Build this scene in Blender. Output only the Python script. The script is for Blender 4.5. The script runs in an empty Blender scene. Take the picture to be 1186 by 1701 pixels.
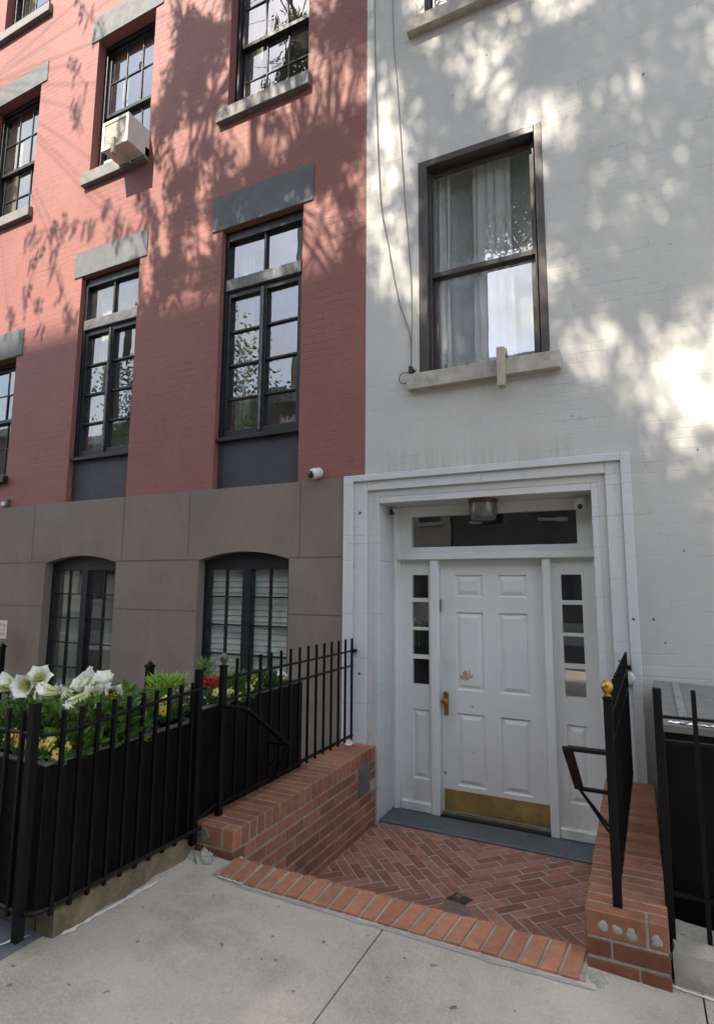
import bpy, bmesh, math, random
from mathutils import Vector, Matrix, noise as mn
from mathutils.geometry import tessellate_polygon
R = math.radians
random.seed(7)
S = bpy.context.scene
COL = S.collection

# ------------------------------------------------------------------ camera
cam_data = bpy.data.cameras.new('camera')
cam = bpy.data.objects.new('camera', cam_data); COL.objects.link(cam)
yaw, pitch, roll = R(-25.946), R(7.534), R(0.389)
fw = Vector((math.sin(yaw)*math.cos(pitch), math.cos(yaw)*math.cos(pitch), math.sin(pitch)))
rt = Vector((math.cos(yaw), -math.sin(yaw), 0)); up = rt.cross(fw)
c_, s_ = math.cos(roll), math.sin(roll)
rt2 = rt*c_ + up*s_; up2 = -rt*s_ + up*c_
cam.matrix_world = Matrix(((rt2.x, up2.x, -fw.x, 0), (rt2.y, up2.y, -fw.y, 0), (rt2.z, up2.z, -fw.z, 1.5), (0, 0, 0, 1)))
cam_data.sensor_fit = 'AUTO'; cam_data.sensor_width = 36
cam_data.lens = 36*942.1/1701
cam_data.clip_start = 0.05; cam_data.clip_end = 2000
S.camera = cam

# ------------------------------------------------------------------ sun, sky, exposure
SUN = Vector((0.28, 1.0, -1.25)).normalized()          # the way the light travels
to_sun = -SUN
elev = math.asin(to_sun.z)
sun_d = bpy.data.lights.new('sun', 'SUN'); sun_d.energy = 4.3; sun_d.angle = R(0.55); sun_d.color = (1.0, 0.89, 0.74)
sun = bpy.data.objects.new('sun', sun_d); COL.objects.link(sun)
sun.rotation_euler = SUN.to_track_quat('-Z', 'Y').to_euler(); sun.location = (-4, -10, 20)
W = bpy.data.worlds.new('World'); S.world = W; W.use_nodes = True
wn = W.node_tree; wn.nodes.clear()
def wnode(t, **k):
    n = wn.nodes.new(t)
    for a, b in k.items(): setattr(n, a, b)
    return n
sky = wnode('ShaderNodeTexSky', sky_type='NISHITA'); sky.sun_disc = False; sky.sun_elevation = elev
sky.sun_rotation = math.atan2(to_sun.x, to_sun.y); sky.air_density = 1.0; sky.dust_density = 1.5
wtc = wnode('ShaderNodeTexCoord'); wmap = wnode('ShaderNodeMapping'); wmap.inputs['Scale'].default_value = (1.6, 1.6, 3.4); wmap.inputs['Location'].default_value = (.35, 0, .2)
wno = wnode('ShaderNodeTexNoise'); wno.inputs['Scale'].default_value = 1.7; wno.inputs['Detail'].default_value = 9; wno.inputs['Roughness'].default_value = .55
wr = wnode('ShaderNodeMapRange'); wr.inputs['From Min'].default_value = .40; wr.inputs['From Max'].default_value = .64
wmix = wnode('ShaderNodeMix', data_type='RGBA'); wmix.inputs[7].default_value = (5.6, 5.7, 5.8, 1)
wbg = wnode('ShaderNodeBackground'); wbg.inputs['Strength'].default_value = 0.13
wout = wnode('ShaderNodeOutputWorld')
L = wn.links.new
L(wtc.outputs['Generated'], wmap.inputs['Vector']); L(wmap.outputs[0], wno.inputs['Vector']); L(wno.outputs['Fac'], wr.inputs['Value'])
L(wr.outputs[0], wmix.inputs[0]); L(sky.outputs[0], wmix.inputs[6]); L(wmix.outputs[2], wbg.inputs[0]); L(wbg.outputs[0], wout.inputs[0])
S.view_settings.view_transform = 'Standard'; S.view_settings.look = 'None'; S.view_settings.gamma = 1
S.view_settings.exposure = 1.55
S.cycles.max_bounces = 7; S.cycles.diffuse_bounces = 4; S.cycles.glossy_bounces = 4; S.cycles.transparent_max_bounces = 16
S.cycles.caustics_reflective = False; S.cycles.caustics_refractive = False
S.cycles.use_denoising = True; S.cycles.sample_clamp_indirect = 6

# ------------------------------------------------------------------ materials
def new_mat(name):
    m = bpy.data.materials.new(name); m.use_nodes = True
    nt = m.node_tree; b = nt.nodes['Principled BSDF']
    return m, nt, b
class NT:
    def __init__(s, nt): s.nt = nt
    def n(s, t, inp=None, **k):
        n = s.nt.nodes.new(t)
        for a, b in k.items(): setattr(n, a, b)
        for a, b in (inp or {}).items():
            if hasattr(b, 'is_output'): s.nt.links.new(b, n.inputs[a])
            else: n.inputs[a].default_value = b
        return n
    def l(s, a, b): s.nt.links.new(a, b)
    def coord(s, mode='Object'):
        return s.n('ShaderNodeTexCoord').outputs[mode]
    def math(s, op, a, b=0.5, clamp=False):
        n = s.n('ShaderNodeMath', operation=op); n.use_clamp = clamp
        for i, v in enumerate((a, b)):
            if hasattr(v, 'is_output'): s.l(v, n.inputs[i])
            else: n.inputs[i].default_value = v
        return n.outputs[0]
    def noise(s, vec, scale, detail=6, rough=.6, dist=0):
        return s.n('ShaderNodeTexNoise', {'Vector': vec, 'Scale': scale, 'Detail': detail, 'Roughness': rough, 'Distortion': dist}).outputs['Fac']
    def rng(s, v, a, b, c=0, d=1):
        return s.n('ShaderNodeMapRange', {'Value': v, 'From Min': a, 'From Max': b, 'To Min': c, 'To Max': d}).outputs[0]
    def mix(s, f, a, b, blend='MIX'):
        n = s.n('ShaderNodeMix', data_type='RGBA', blend_type=blend)
        for i, v in ((0, f), (6, a), (7, b)):
            if hasattr(v, 'is_output'): s.l(v, n.inputs[i])
            else: n.inputs[i].default_value = v if i == 0 else (tuple(v)+(1,))[:4]
        return n.outputs[2]
    def bump(s, h, strength, dist, prev=None):
        n = s.n('ShaderNodeBump', {'Height': h, 'Strength': strength, 'Distance': dist})
        if prev is not None: s.l(prev, n.inputs['Normal'])
        return n.outputs[0]
def simple(name, col, rough=.6, metal=0, var=.12, scale=8, bump=.0, bscale=60, spec=.5, coat=0, dirt=None):
    m, nt, b = new_mat(name); N = NT(nt); c = N.coord()
    f = N.noise(c, scale, 8, .65)
    dark = tuple(x*(1-var*1.6) for x in col); light = tuple(min(1, x*(1+var)) for x in col)
    o = N.mix(N.rng(f, .3, .7), dark, light)
    if dirt:
        o = N.mix(N.math('MULTIPLY', N.rng(N.noise(c, dirt[1], 9, .7), .52, .68), dirt[2]), o, dirt[0])
    N.l(o, b.inputs['Base Color']); b.inputs['Roughness'].default_value = rough
    b.inputs['Metallic'].default_value = metal; b.inputs['Specular IOR Level'].default_value = spec
    N.l(N.rng(N.noise(c, scale*3, 4), .3, .7, max(.02, rough-.08), min(1, rough+.1)), b.inputs['Roughness'])
    if coat: b.inputs['Coat Weight'].default_value = coat
    if bump: N.l(N.bump(N.noise(c, bscale, 6, .65), bump, .004), b.inputs['Normal'])
    return m
def attr_mat(name, rough=.8, bump=.35, bscale=90, spec=.3, dirt=None):
    "colour comes from a per-face colour attribute (each brick / leaf has its own tone), broken by noise"
    m, nt, b = new_mat(name); N = NT(nt); c = N.coord()
    a = N.n('ShaderNodeAttribute', attribute_name='tone').outputs['Color']
    f = N.noise(c, 22, 8, .7)
    o = N.mix(1.0, a, N.mix(N.rng(f, .25, .75), (.72, .72, .74), (1.22, 1.2, 1.17)), 'MULTIPLY')
    if dirt: o = N.mix(N.math('MULTIPLY', N.rng(N.noise(c, dirt[1], 9, .7), .5, .7), dirt[2]), o, dirt[0])
    N.l(o, b.inputs['Base Color']); b.inputs['Roughness'].default_value = rough; b.inputs['Specular IOR Level'].default_value = spec
    if bump: N.l(N.bump(N.noise(c, bscale, 6, .7), bump, .004), b.inputs['Normal'])
    return m
def painted_brick(name, col, col2, stain, line, bw=.205, bh=.0715, bumpd=.004, bstr=.55, linemix=.35, scuff=None, drips=()):
    m, nt, b = new_mat(name); N = NT(nt); c = N.coord()
    sp = N.n('ShaderNodeSeparateXYZ', {'Vector': c}).outputs
    u = N.math('ADD', sp[0], sp[1]); wob = N.noise(c, 3.1, 4)
    v = N.math('ADD', sp[2], N.rng(wob, .3, .7, -.008, .008))
    u = N.math('ADD', u, N.rng(N.noise(c, 17, 3), .3, .7, -.006, .006))
    v = N.math('ADD', v, N.rng(N.noise(c, 23, 3), .3, .7, -.0035, .0035))
    uv = N.n('ShaderNodeCombineXYZ', {'X': u, 'Y': v}).outputs[0]
    br = N.n('ShaderNodeTexBrick', {'Vector': uv, 'Scale': 1.0, 'Mortar Size': .0045, 'Mortar Smooth': .9, 'Brick Width': bw, 'Row Height': bh,
             'Color1': (.0, .0, .0, 1), 'Color2': (1, 1, 1, 1), 'Mortar': (.5, .5, .5, 1)})
    mort = br.outputs['Fac']
    n1 = N.noise(c, .9, 9, .6); n2 = N.noise(c, 11, 8, .7)
    o = N.mix(N.rng(n1, .35, .65), col, col2)
    o = N.mix(N.math('MULTIPLY', N.rng(n2, .35, .75), .22), o, stain)
    # grime only in some joints
    g = N.math('MULTIPLY', N.math('MULTIPLY', mort, N.rng(N.noise(N.n('ShaderNodeMapping', {'Vector': c, 'Scale': (1, 1, 3.5)}).outputs[0], 2.6, 6, .7), .53, .66)), linemix)
    o = N.mix(g, o, line)
    if scuff:
        sc = N.n('ShaderNodeMapping', {'Vector': c, 'Scale': (1.6, 1.6, .5)}).outputs[0]
        o = N.mix(N.math('MULTIPLY', N.rng(N.noise(sc, 2.3, 10, .75), .54, .72), .5), o, scuff)
        o = N.mix(N.math('MULTIPLY', N.rng(N.noise(c, 38, 3, .6), .72, .76), .7), o, tuple(x*.45 for x in scuff))
    for (xa, xb, zt, ln, colr, amt) in drips:      # rain-wash runs under ledges and soot lying on top of them
        q = N.n('ShaderNodeMapping', {'Vector': c, 'Scale': (14, 14, .7)}).outputs[0]
        run = N.rng(N.noise(q, 1.6, 6, .7), .38, .70)
        mz = N.math('MULTIPLY', N.rng(sp[2], zt-ln, zt, 0, 1) if ln > 0 else N.rng(sp[2], zt-ln, zt, 0, 1), N.rng(sp[2], zt-.002*(1 if ln > 0 else -1), zt+.001*(1 if ln > 0 else -1), 1, 0))
        mx_ = N.math('MULTIPLY', N.rng(sp[0], xa-.05, xa+.1), N.rng(sp[0], xb-.1, xb+.05, 1, 0))
        o = N.mix(N.math('MULTIPLY', N.math('MULTIPLY', N.math('MULTIPLY', mz, mx_), run), amt), o, colr)
    N.l(o, b.inputs['Base Color'])
    b.inputs['Roughness'].default_value = .62; b.inputs['Specular IOR Level'].default_value = .35
    h = N.math('MULTIPLY', mort, -1.0)
    h = N.math('MULTIPLY', h, N.rng(N.noise(c, 2.2, 5, .6), .42, .66, .05, 1.0))
    h2 = N.math('ADD', h, N.math('MULTIPLY', N.noise(c, 9, 7, .65), .9))
    nn = N.bump(h2, bstr, bumpd)
    nn = N.bump(N.noise(c, 120, 5, .7), .12, .002, nn)
    N.l(nn, b.inputs['Normal'])
    return m
M = {}
M['red'] = painted_brick('red painted brick', (.262, .106, .090), (.228, .090, .080), (.35, .17, .14), (.13, .048, .047), linemix=.75, bumpd=.012, scuff=(.19, .085, .08))
M['white'] = painted_brick('off white painted brick', (.55, .545, .515), (.475, .478, .462), (.60, .595, .56), (.22, .21, .2), linemix=.55, bstr=.42, scuff=(.42, .40, .345), drips=((-1.6, -.4, 3.11, .75, (.42, .385, .31), .35), (-1.9, -.3, 2.44, -.22, (.26, .24, .19), .6), (-1.6, -.4, 6.45, .5, (.40, .36, .28), .6)))
M['surround'] = painted_brick('white painted surround', (.60, .61, .605), (.55, .57, .57), (.65, .65, .63), (.17, .18, .2), bw=.31, bh=.0715, linemix=.8, scuff=(.46, .47, .46))
def brownstone():
    m, nt, b = new_mat('brown stucco stone'); N = NT(nt); c = N.coord()
    o = N.mix(N.rng(N.noise(c, 1.3, 9, .62), .32, .68), (.205, .167, .140), (.258, .217, .186))
    o = N.mix(N.math('MULTIPLY', N.rng(N.noise(c, 6, 9, .7), .5, .75), .4), o, (.165, .14, .125))
    sp = N.n('ShaderNodeSeparateXYZ', {'Vector': c}).outputs
    o = N.mix(N.math('MULTIPLY', N.rng(N.noise(N.n('ShaderNodeMapping', {'Vector': c, 'Scale': (2.2, 2.2, .35)}).outputs[0], 3, 6), .5, .7), .35), o, (.27, .228, .20))
    N.l(o, b.inputs['Base Color']); b.inputs['Roughness'].default_value = .85; b.inputs['Specular IOR Level'].default_value = .25
    o2 = N.mix(N.math('MULTIPLY', N.rng(N.noise(c, 55, 6, .8), .4, .7), .35), o, (.12, .10, .09)); N.l(o2, b.inputs['Base Color']); nn = N.bump(N.noise(c, 3, 5, .5), .5, .012); nn = N.bump(N.noise(c, 130, 5, .75), .6, .003, nn); N.l(nn, b.inputs['Normal'])
    return m
M['stone'] = brownstone()
def concrete(name, a, b2, spot, big=1.2, stain=(.2, .19, .17)):
    m, nt, b = new_mat(name); N = NT(nt); c = N.coord()
    o = N.mix(N.rng(N.noise(c, big, 10, .62, .4), .36, .64), a, b2)
    o = N.mix(N.math('MULTIPLY', N.rng(N.noise(c, 3.3, 10, .7), .48, .68), .7), o, stain)
    o = N.mix(N.math('MULTIPLY', N.rng(N.noise(c, 95, 4, .7), .35, .7), .35), o, tuple(x*1.35 for x in a))
    o = N.mix(N.math('MULTIPLY', N.rng(N.noise(c, 15, 4, .6), .665, .70), .75), o, spot)
    o = N.mix(N.math('MULTIPLY', N.rng(N.noise(c, 420, 2, .6), .62, .70), .5), o, spot)
    N.l(o, b.inputs['Base Color']); b.inputs['Roughness'].default_value = .88; b.inputs['Specular IOR Level'].default_value = .25
    nn = N.bump(N.noise(c, 5, 6, .5), .4, .01); nn = N.bump(N.noise(c, 240, 5, .75), .5, .002, nn); N.l(nn, b.inputs['Normal'])
    return m
M['concrete'] = concrete('sidewalk concrete', (.47, .43, .36), (.33, .30, .25), (.09, .085, .075), stain=(.22, .20, .165))
M['patch'] = concrete('cement patch', (.34, .335, .31), (.27, .265, .25), (.09, .09, .08), 5)
M['bluestone'] = concrete('blue grey slab', (.14, .15, .165), (.11, .12, .13), (.06, .06, .06))
M['greystep'] = simple('grey painted sill', (.085, .096, .11), .5, var=.2, scale=5, bump=.2, dirt=((.09, .085, .08), 6, .5))
M['curbstone'] = concrete('mossy rough stone', (.20, .165, .105), (.09, .072, .045), (.04, .035, .02), 9, stain=(.09, .07, .04))
M['mortar'] = concrete('mortar', (.35, .32, .27), (.23, .21, .175), (.12, .115, .1), 9)
M['rubble'] = concrete('broken cement', (.36, .35, .31), (.24, .23, .20), (.1, .09, .07), 9)
M['whitemark'] = simple('white cement smear', (.68, .66, .62), .8, bump=.4)
M['asphalt'] = simple('asphalt', (.05, .05, .052), .9, var=.3, scale=30, bump=.4)
M['soil'] = simple('dark soil', (.035, .028, .02), .95, var=.4, scale=40, bump=.8)
M['brick'] = attr_mat('brick', .8, .5, 110, dirt=((.06, .045, .04), 7, .35))
M['paver'] = attr_mat('paver brick', .8, .5, 110, dirt=((.06, .045, .045), 6, .45))
M['lintel'] = simple('grey painted stone', (.11, .117, .125), .7, var=.12, scale=5, bump=.35)
M['sillgrey'] = simple('grey painted sill stone', (.17, .165, .165), .65, var=.15, scale=6, bump=.35)
M['sillwhite'] = simple('weathered off white stone', (.42, .40, .35), .75, var=.2, scale=7, bump=.4, dirt=((.2, .18, .14), 9, .6))
M['black'] = simple('black painted steel', (.0032, .0032, .0038), .45, var=.3, scale=14, bump=.25, bscale=90, spec=.22)
M['blackwood'] = simple('black painted window wood', (.008, .009, .013), .42, var=.3, scale=10, bump=.15)
M['charcoal'] = simple('charcoal panel', (.042, .044, .054), .55, var=.12, scale=5, bump=.15)
M['bronze'] = simple('dark bronze window casing', (.06, .05, .048), .4, var=.2, scale=7, bump=.12)
M['bar_grey'] = simple('grey weathered window bar', (.13, .13, .14), .5, var=.35, scale=12, bump=.2)
M['planter'] = simple('black planter', (.0032, .0028, .0032), .5, var=.5, scale=5, bump=.1, spec=.2)
M['rim'] = simple('dusty planter rim', (.09, .085, .075), .7, var=.35, scale=14, bump=.3)
M['brass'] = simple('aged brass', (.42, .27, .075), .36, metal=.9, var=.25, scale=10)
M['brass_dull'] = simple('dull brass plate', (.43, .30, .105), .5, metal=.6, var=.3, scale=4, bump=.08, bscale=20, dirt=((.10, .085, .05), 5, .6))
M['threshold'] = simple('worn threshold metal', (.15, .145, .10), .5, metal=.4, var=.4, scale=12, bump=.3)
M['rubber'] = simple('black rubber', (.01, .01, .01), .7)
M['plastic_white'] = simple('white plastic', (.62, .62, .6), .4, var=.06)
M['plastic_dark'] = simple('dark lens plastic', (.015, .02, .025), .15, var=.1)
M['ac_white'] = simple('air conditioner enamel', (.62, .60, .55), .5, var=.08, dirt=((.35, .33, .28), 8, .4))
M['ac_dark'] = simple('air conditioner grille', (.2, .2, .19), .6)
M['bracket'] = simple('beige bracket metal', (.40, .365, .27), .55, var=.15)
M['steel'] = simple('grey lid metal', (.17, .17, .16), .42, metal=.1, var=.1, scale=4, bump=.1)
M['foil'] = simple('crumpled foil tape', (.75, .75, .76), .16, metal=1.0, var=.1, bump=1.0, bscale=35)
M['cable'] = simple('grey cable', (.16, .155, .145), .6)
M['cable_dark'] = simple('dark cable', (.03, .03, .03), .6)
M['room'] = simple('dim room wall', (.42, .42, .36), .9)
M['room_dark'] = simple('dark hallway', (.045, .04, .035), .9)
M['trunk'] = simple('bark', (.09, .075, .06), .9, var=.3, scale=20, bump=1.0, bscale=25)
M['cornice'] = simple('pale cornice', (.45, .43, .38), .8)
M['oppbrick'] = painted_brick('far brown brick', (.20, .10, .07), (.16, .085, .06), (.24, .14, .1), (.1, .06, .05))
M['oppdark'] = painted_brick('far dark brick', (.075, .07, .055), (.06, .055, .045), (.1, .09, .07), (.05, .045, .04))
M['opppale'] = painted_brick('far pale brick', (.42, .36, .28), (.36, .31, .25), (.45, .4, .33), (.2, .17, .14))
def curtain_mat(name, col, tr):
    m, nt, b = new_mat(name); N = NT(nt); c = N.coord()
    N.l(N.mix(N.rng(N.noise(c, 6, 5), .3, .7), tuple(x*.85 for x in col), col), b.inputs['Base Color'])
    b.inputs['Roughness'].default_value = .9
    t = N.n('ShaderNodeBsdfTranslucent', {'Color': col+(1,)})
    mx = N.n('ShaderNodeMixShader', {0: tr}); N.l(b.outputs[0], mx.inputs[1]); N.l(t.outputs[0], mx.inputs[2])
    N.l(mx.outputs[0], nt.nodes['Material Output'].inputs[0]); return m
M['curtain'] = curtain_mat('sheer white curtain', (.88, .88, .88), .15)
M['sheer_back'] = curtain_mat('grey sheer', (.66, .68, .70), .2)
M['drape'] = curtain_mat('pale green drape', (.55, .58, .46), .3)
M['blind'] = simple('pale green blind', (.60, .68, .62), .7, var=.06)
def glass(name, base, tint=(.95, .96, .95), rough=.0, wav=.06):
    m, nt, b = new_mat(name); N = NT(nt); c = N.coord()
    nt.nodes.remove(b)
    nb = N.bump(N.noise(c, 2.6, 2, .5), wav, .01)
    g = N.n('ShaderNodeBsdfGlossy', {'Color': (.95, .97, 1, 1), 'Roughness': rough, 'Normal': nb})
    t = N.n('ShaderNodeBsdfTransparent', {'Color': tint+(1,)})
    lw = N.n('ShaderNodeLayerWeight', {'Blend': .5, 'Normal': nb}).outputs['Facing']; fr = N.math('ADD', N.math('POWER', lw, 5.0), .04)
    f = N.math('ADD', N.math('MULTIPLY', fr, 1.8), base, True)
    mx = N.n('ShaderNodeMixShader', {0: f}); N.l(t.outputs[0], mx.inputs[1]); N.l(g.outputs[0], mx.inputs[2])
    # thin film of dust
    d = N.n('ShaderNodeBsdfDiffuse', {'Color': (.5, .5, .48, 1)})
    mx2 = N.n('ShaderNodeMixShader', {0: N.rng(N.noise(c, 4, 8, .7), .35, .8, .015, .07)}); N.l(mx.outputs[0], mx2.inputs[1]); N.l(d.outputs[0], mx2.inputs[2])
    N.l(mx2.outputs[0], nt.nodes['Material Output'].inputs[0]); return m
M['glass'] = glass('window glass', .10)
M['glass_hi'] = glass('bright window glass', .12)
M['glass_lo'] = glass('low window glass', .03, (.96, .97, .96))
M['frost'] = simple('frosted lamp glass', (.10, .092, .088), .25, var=.06, spec=.6)
def leafmat(name, tr=.35):
    m, nt, b = new_mat(name); N = NT(nt); c = N.coord()
    a = N.n('ShaderNodeAttribute', attribute_name='tone').outputs['Color']
    o = N.mix(1.0, a, N.mix(N.rng(N.noise(c, 30, 4), .3, .7), (.75, .8, .75), (1.2, 1.15, 1.1)), 'MULTIPLY')
    N.l(o, b.inputs['Base Color']); b.inputs['Roughness'].default_value = .5; b.inputs['Specular IOR Level'].default_value = .35
    t = N.n('ShaderNodeBsdfTranslucent'); N.l(o, t.inputs[0])
    mx = N.n('ShaderNodeMixShader', {0: tr}); N.l(b.outputs[0], mx.inputs[1]); N.l(t.outputs[0], mx.inputs[2])
    N.l(mx.outputs[0], nt.nodes['Material Output'].inputs[0]); return m
M['leaf'] = leafmat('leaves'); M['petal'] = leafmat('petals', .25)
def door_paint(name='door paint', patches=(), smudges=()):
    m, nt, b = new_mat(name); N = NT(nt); c = N.coord()
    o = N.mix(N.rng(N.noise(c, 2.2, 8, .6), .35, .65), (.70, .725, .70), (.64, .665, .65))
    o = N.mix(N.math('MULTIPLY', N.rng(N.noise(c, 6, 9, .75), .54, .75), .35), o, (.58, .58, .55))
    wob = N.noise(c, 34, 4, .6); sp = N.n('ShaderNodeSeparateXYZ', {'Vector': c}).outputs
    for (px, pz, r, colr, am) in smudges:       # hand grime, scuffs near the foot
        d = N.math('SQRT', N.math('ADD', N.math('POWER', N.math('ABSOLUTE', N.math('SUBTRACT', sp[0], px)), 2.0), N.math('POWER', N.math('ABSOLUTE', N.math('MULTIPLY', N.math('SUBTRACT', sp[2], pz), .45)), 2.0)))
        o = N.mix(N.math('MULTIPLY', N.math('MULTIPLY', N.rng(d, r, r*.2, 0, 1), N.rng(N.noise(c, 9, 8, .75), .3, .7)), am), o, colr)
    for (px, pz, r, colr) in patches:
        sp = N.n('ShaderNodeSeparateXYZ', {'Vector': c}).outputs
        dx = N.math('POWER', N.math('ABSOLUTE', N.math('SUBTRACT', sp[0], px)), 2.0); dz = N.math('POWER', N.math('ABSOLUTE', N.math('MULTIPLY', N.math('SUBTRACT', sp[2], pz), 1.15)), 2.0)
        d = N.math('SQRT', N.math('ADD', dx, dz)); d = N.math('ADD', d, N.rng(wob, .3, .7, -r*.6, r*.6))
        o = N.mix(N.rng(d, r, r*.86, 0, 1), o, colr)
    N.l(o, b.inputs['Base Color']); b.inputs['Roughness'].default_value = .42; b.inputs['Specular IOR Level'].default_value = .45
    nn = N.bump(N.noise(c, 7, 5, .5), .15, .006); N.l(N.bump(N.noise(c, 130, 4, .6), .12, .002, nn), b.inputs['Normal'])
    return m
M['door'] = door_paint('door paint', ((-1.265, .79, .042, (.40, .32, .21)), (-1.30, .775, .02, (.40, .32, .21)), (-1.22, .555, .012, (.3, .3, .3)), (-1.455, .02, .014, (.30, .17, .13)), (-1.22, .2, .006, (.3, .3, .3))), ((-1.42, .95, .14, (.48, .46, .38), .75), (-1.40, .55, .09, (.45, .43, .37), .6), (-1.05, -.05, .22, (.50, .47, .40), .45), (-.75, .1, .12, (.5, .48, .43), .4)))
M['trim'] = door_paint('trim paint', (), ((-1.7, -.28, .16, (.36, .34, .30), .8), (-.45, -.28, .16, (.36, .34, .30), .8), (-1.8, 1.78, .2, (.5, .48, .42), .5), (-.6, 1.72, .15, (.5, .48, .42), .4)))

# ------------------------------------------------------------------ mesh builder
class MB:
    def __init__(s): s.v = []; s.f = []; s.t = []; s.tone = (1, 1, 1)
    def face(s, pts):
        b = len(s.v); s.v += [tuple(p) for p in pts]; s.f.append(tuple(range(b, b+len(pts)))); s.t.append(s.tone)
    def mesh(s, pts, faces):
        b = len(s.v); s.v += [tuple(p) for p in pts]
        for f in faces: s.f.append(tuple(b+i for i in f)); s.t.append(s.tone)
    def box(s, x0, x1, y0, y1, z0, z1, M4=None):
        p = [Vector((x, y, z)) for z in (z0, z1) for y in (y0, y1) for x in (x0, x1)]
        if M4 is not None: p = [M4 @ q for q in p]
        s.mesh(p, [(0, 2, 3, 1), (4, 5, 7, 6), (0, 1, 5, 4), (2, 6, 7, 3), (0, 4, 6, 2), (1, 3, 7, 5)])
    def cbox(s, x0, x1, y0, y1, z0, z1, b=.004, M4=None):
        "box with chamfered edges"
        bm = bmesh.new(); bmesh.ops.create_cube(bm, size=1)
        bmesh.ops.scale(bm, vec=(x1-x0, y1-y0, z1-z0), verts=bm.verts)
        bmesh.ops.translate(bm, vec=((x0+x1)/2, (y0+y1)/2, (z0+z1)/2), verts=bm.verts)
        bmesh.ops.bevel(bm, geom=bm.edges[:], offset=b, segments=1, affect='EDGES')
        bm.verts.index_update()
        p = [v.co.copy() for v in bm.verts]
        if M4 is not None: p = [M4 @ q for q in p]
        s.mesh(p, [tuple(v.index for v in f.verts) for f in bm.faces]); bm.free()
    def prism(s, poly, y0, y1):
        "poly in (x,z), counter-clockwise seen from -y"
        n = len(poly); p = [(x, y0, z) for x, z in poly]+[(x, y1, z) for x, z in poly]
        s.mesh(p, [tuple(range(n)), tuple(range(2*n-1, n-1, -1))]+[(i, i+n, (i+1) % n+n, (i+1) % n) for i in range(n)])
    def zprism(s, poly, zt, zb):
        "poly in (x,y) ccw from above; zt may be a function"
        n = len(poly); ft = zt if callable(zt) else (lambda x, y: zt); fb = zb if callable(zb) else (lambda x, y: zb)
        p = [(x, y, ft(x, y)) for x, y in poly]+[(x, y, fb(x, y)) for x, y in poly]
        s.mesh(p, [tuple(range(n)), tuple(range(2*n-1, n-1, -1))]+[(i, i+n, (i+1) % n+n, (i+1) % n) for i in range(n)])
    def tube(s, pts, r, n=8, caps=True, r2=None):
        pts = [Vector(p) for p in pts]; rings = []
        m = len(pts); ax = None
        for i, p in enumerate(pts):
            d = (pts[min(i+1, m-1)]-pts[max(i-1, 0)]).normalized()
            if ax is None: ax = d.orthogonal().normalized()
            ax = (ax-d*ax.dot(d)).normalized(); bx = d.cross(ax)
            rr = r[i] if isinstance(r, (list, tuple)) else (r if r2 is None else r+(r2-r)*i/(m-1))
            rings.append([p+(ax*math.cos(2*math.pi*k/n+.39)+bx*math.sin(2*math.pi*k/n+.39))*rr for k in range(n)])
        P = [q for g in rings for q in g]
        F = [(i*n+k, i*n+(k+1) % n, (i+1)*n+(k+1) % n, (i+1)*n+k) for i in range(m-1) for k in range(n)]
        if caps: F += [tuple(range(n-1, -1, -1)), tuple(range((m-1)*n, m*n))]
        s.mesh(P, F)
    def lathe(s, prof, n=20, M4=None):
        "prof: (r,z) list bottom to top round the z axis"
        P = []
        for r, z in prof:
            for k in range(n): P.append(Vector((r*math.cos(2*math.pi*k/n), r*math.sin(2*math.pi*k/n), z)))
        if M4 is not None: P = [M4 @ p for p in P]
        m = len(prof)
        F = [(i*n+k, i*n+(k+1) % n, (i+1)*n+(k+1) % n, (i+1)*n+k) for i in range(m-1) for k in range(n)]
        F += [tuple(range(n-1, -1, -1)), tuple(range((m-1)*n, m*n))]
        s.mesh(P, F)
    def rock(s, c, r, seed=0, sub=3, amp=.35):
        bm = bmesh.new(); bmesh.ops.create_icosphere(bm, subdivisions=sub, radius=1)
        P = []
        for v in bm.verts:
            d = v.co.normalized(); k = 1+amp*mn.noise(d*1.6+Vector((seed*3.1, seed, 0)))+amp*.45*mn.noise(d*4+Vector((seed, 0, 5)))+amp*.25*mn.noise(d*9+Vector((seed, 2, 5)))
            P.append((c[0]+d.x*k*r[0], c[1]+d.y*k*r[1], c[2]+d.z*k*r[2]))
        bm.verts.index_update()
        s.mesh(P, [tuple(v.index for v in f.verts) for f in bm.faces]); bm.free()
    def build(s, name, mat, parent=None, smooth=False, bevel=0, attr=False, origin=None):
        me = bpy.data.meshes.new(name); v = s.v
        me.from_pydata(v, [], s.f); me.materials.append(M[mat] if isinstance(mat, str) else mat)
        if attr:
            a = me.color_attributes.new('tone', 'FLOAT_COLOR', 'CORNER'); buf = []
            for f, t in zip(s.f, s.t): buf += [t[0], t[1], t[2], 1.0]*len(f)
            a.data.foreach_set('color', buf)
        if smooth: me.polygons.foreach_set('use_smooth', [True]*len(s.f))
        me.update()
        o = bpy.data.objects.new(name, me); COL.objects.link(o)
        if parent is not None: o.parent = parent
        if bevel:
            bv = o.modifiers.new('bevel', 'BEVEL'); bv.width = bevel; bv.segments = 2; bv.limit_method = 'ANGLE'
        return o
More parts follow.
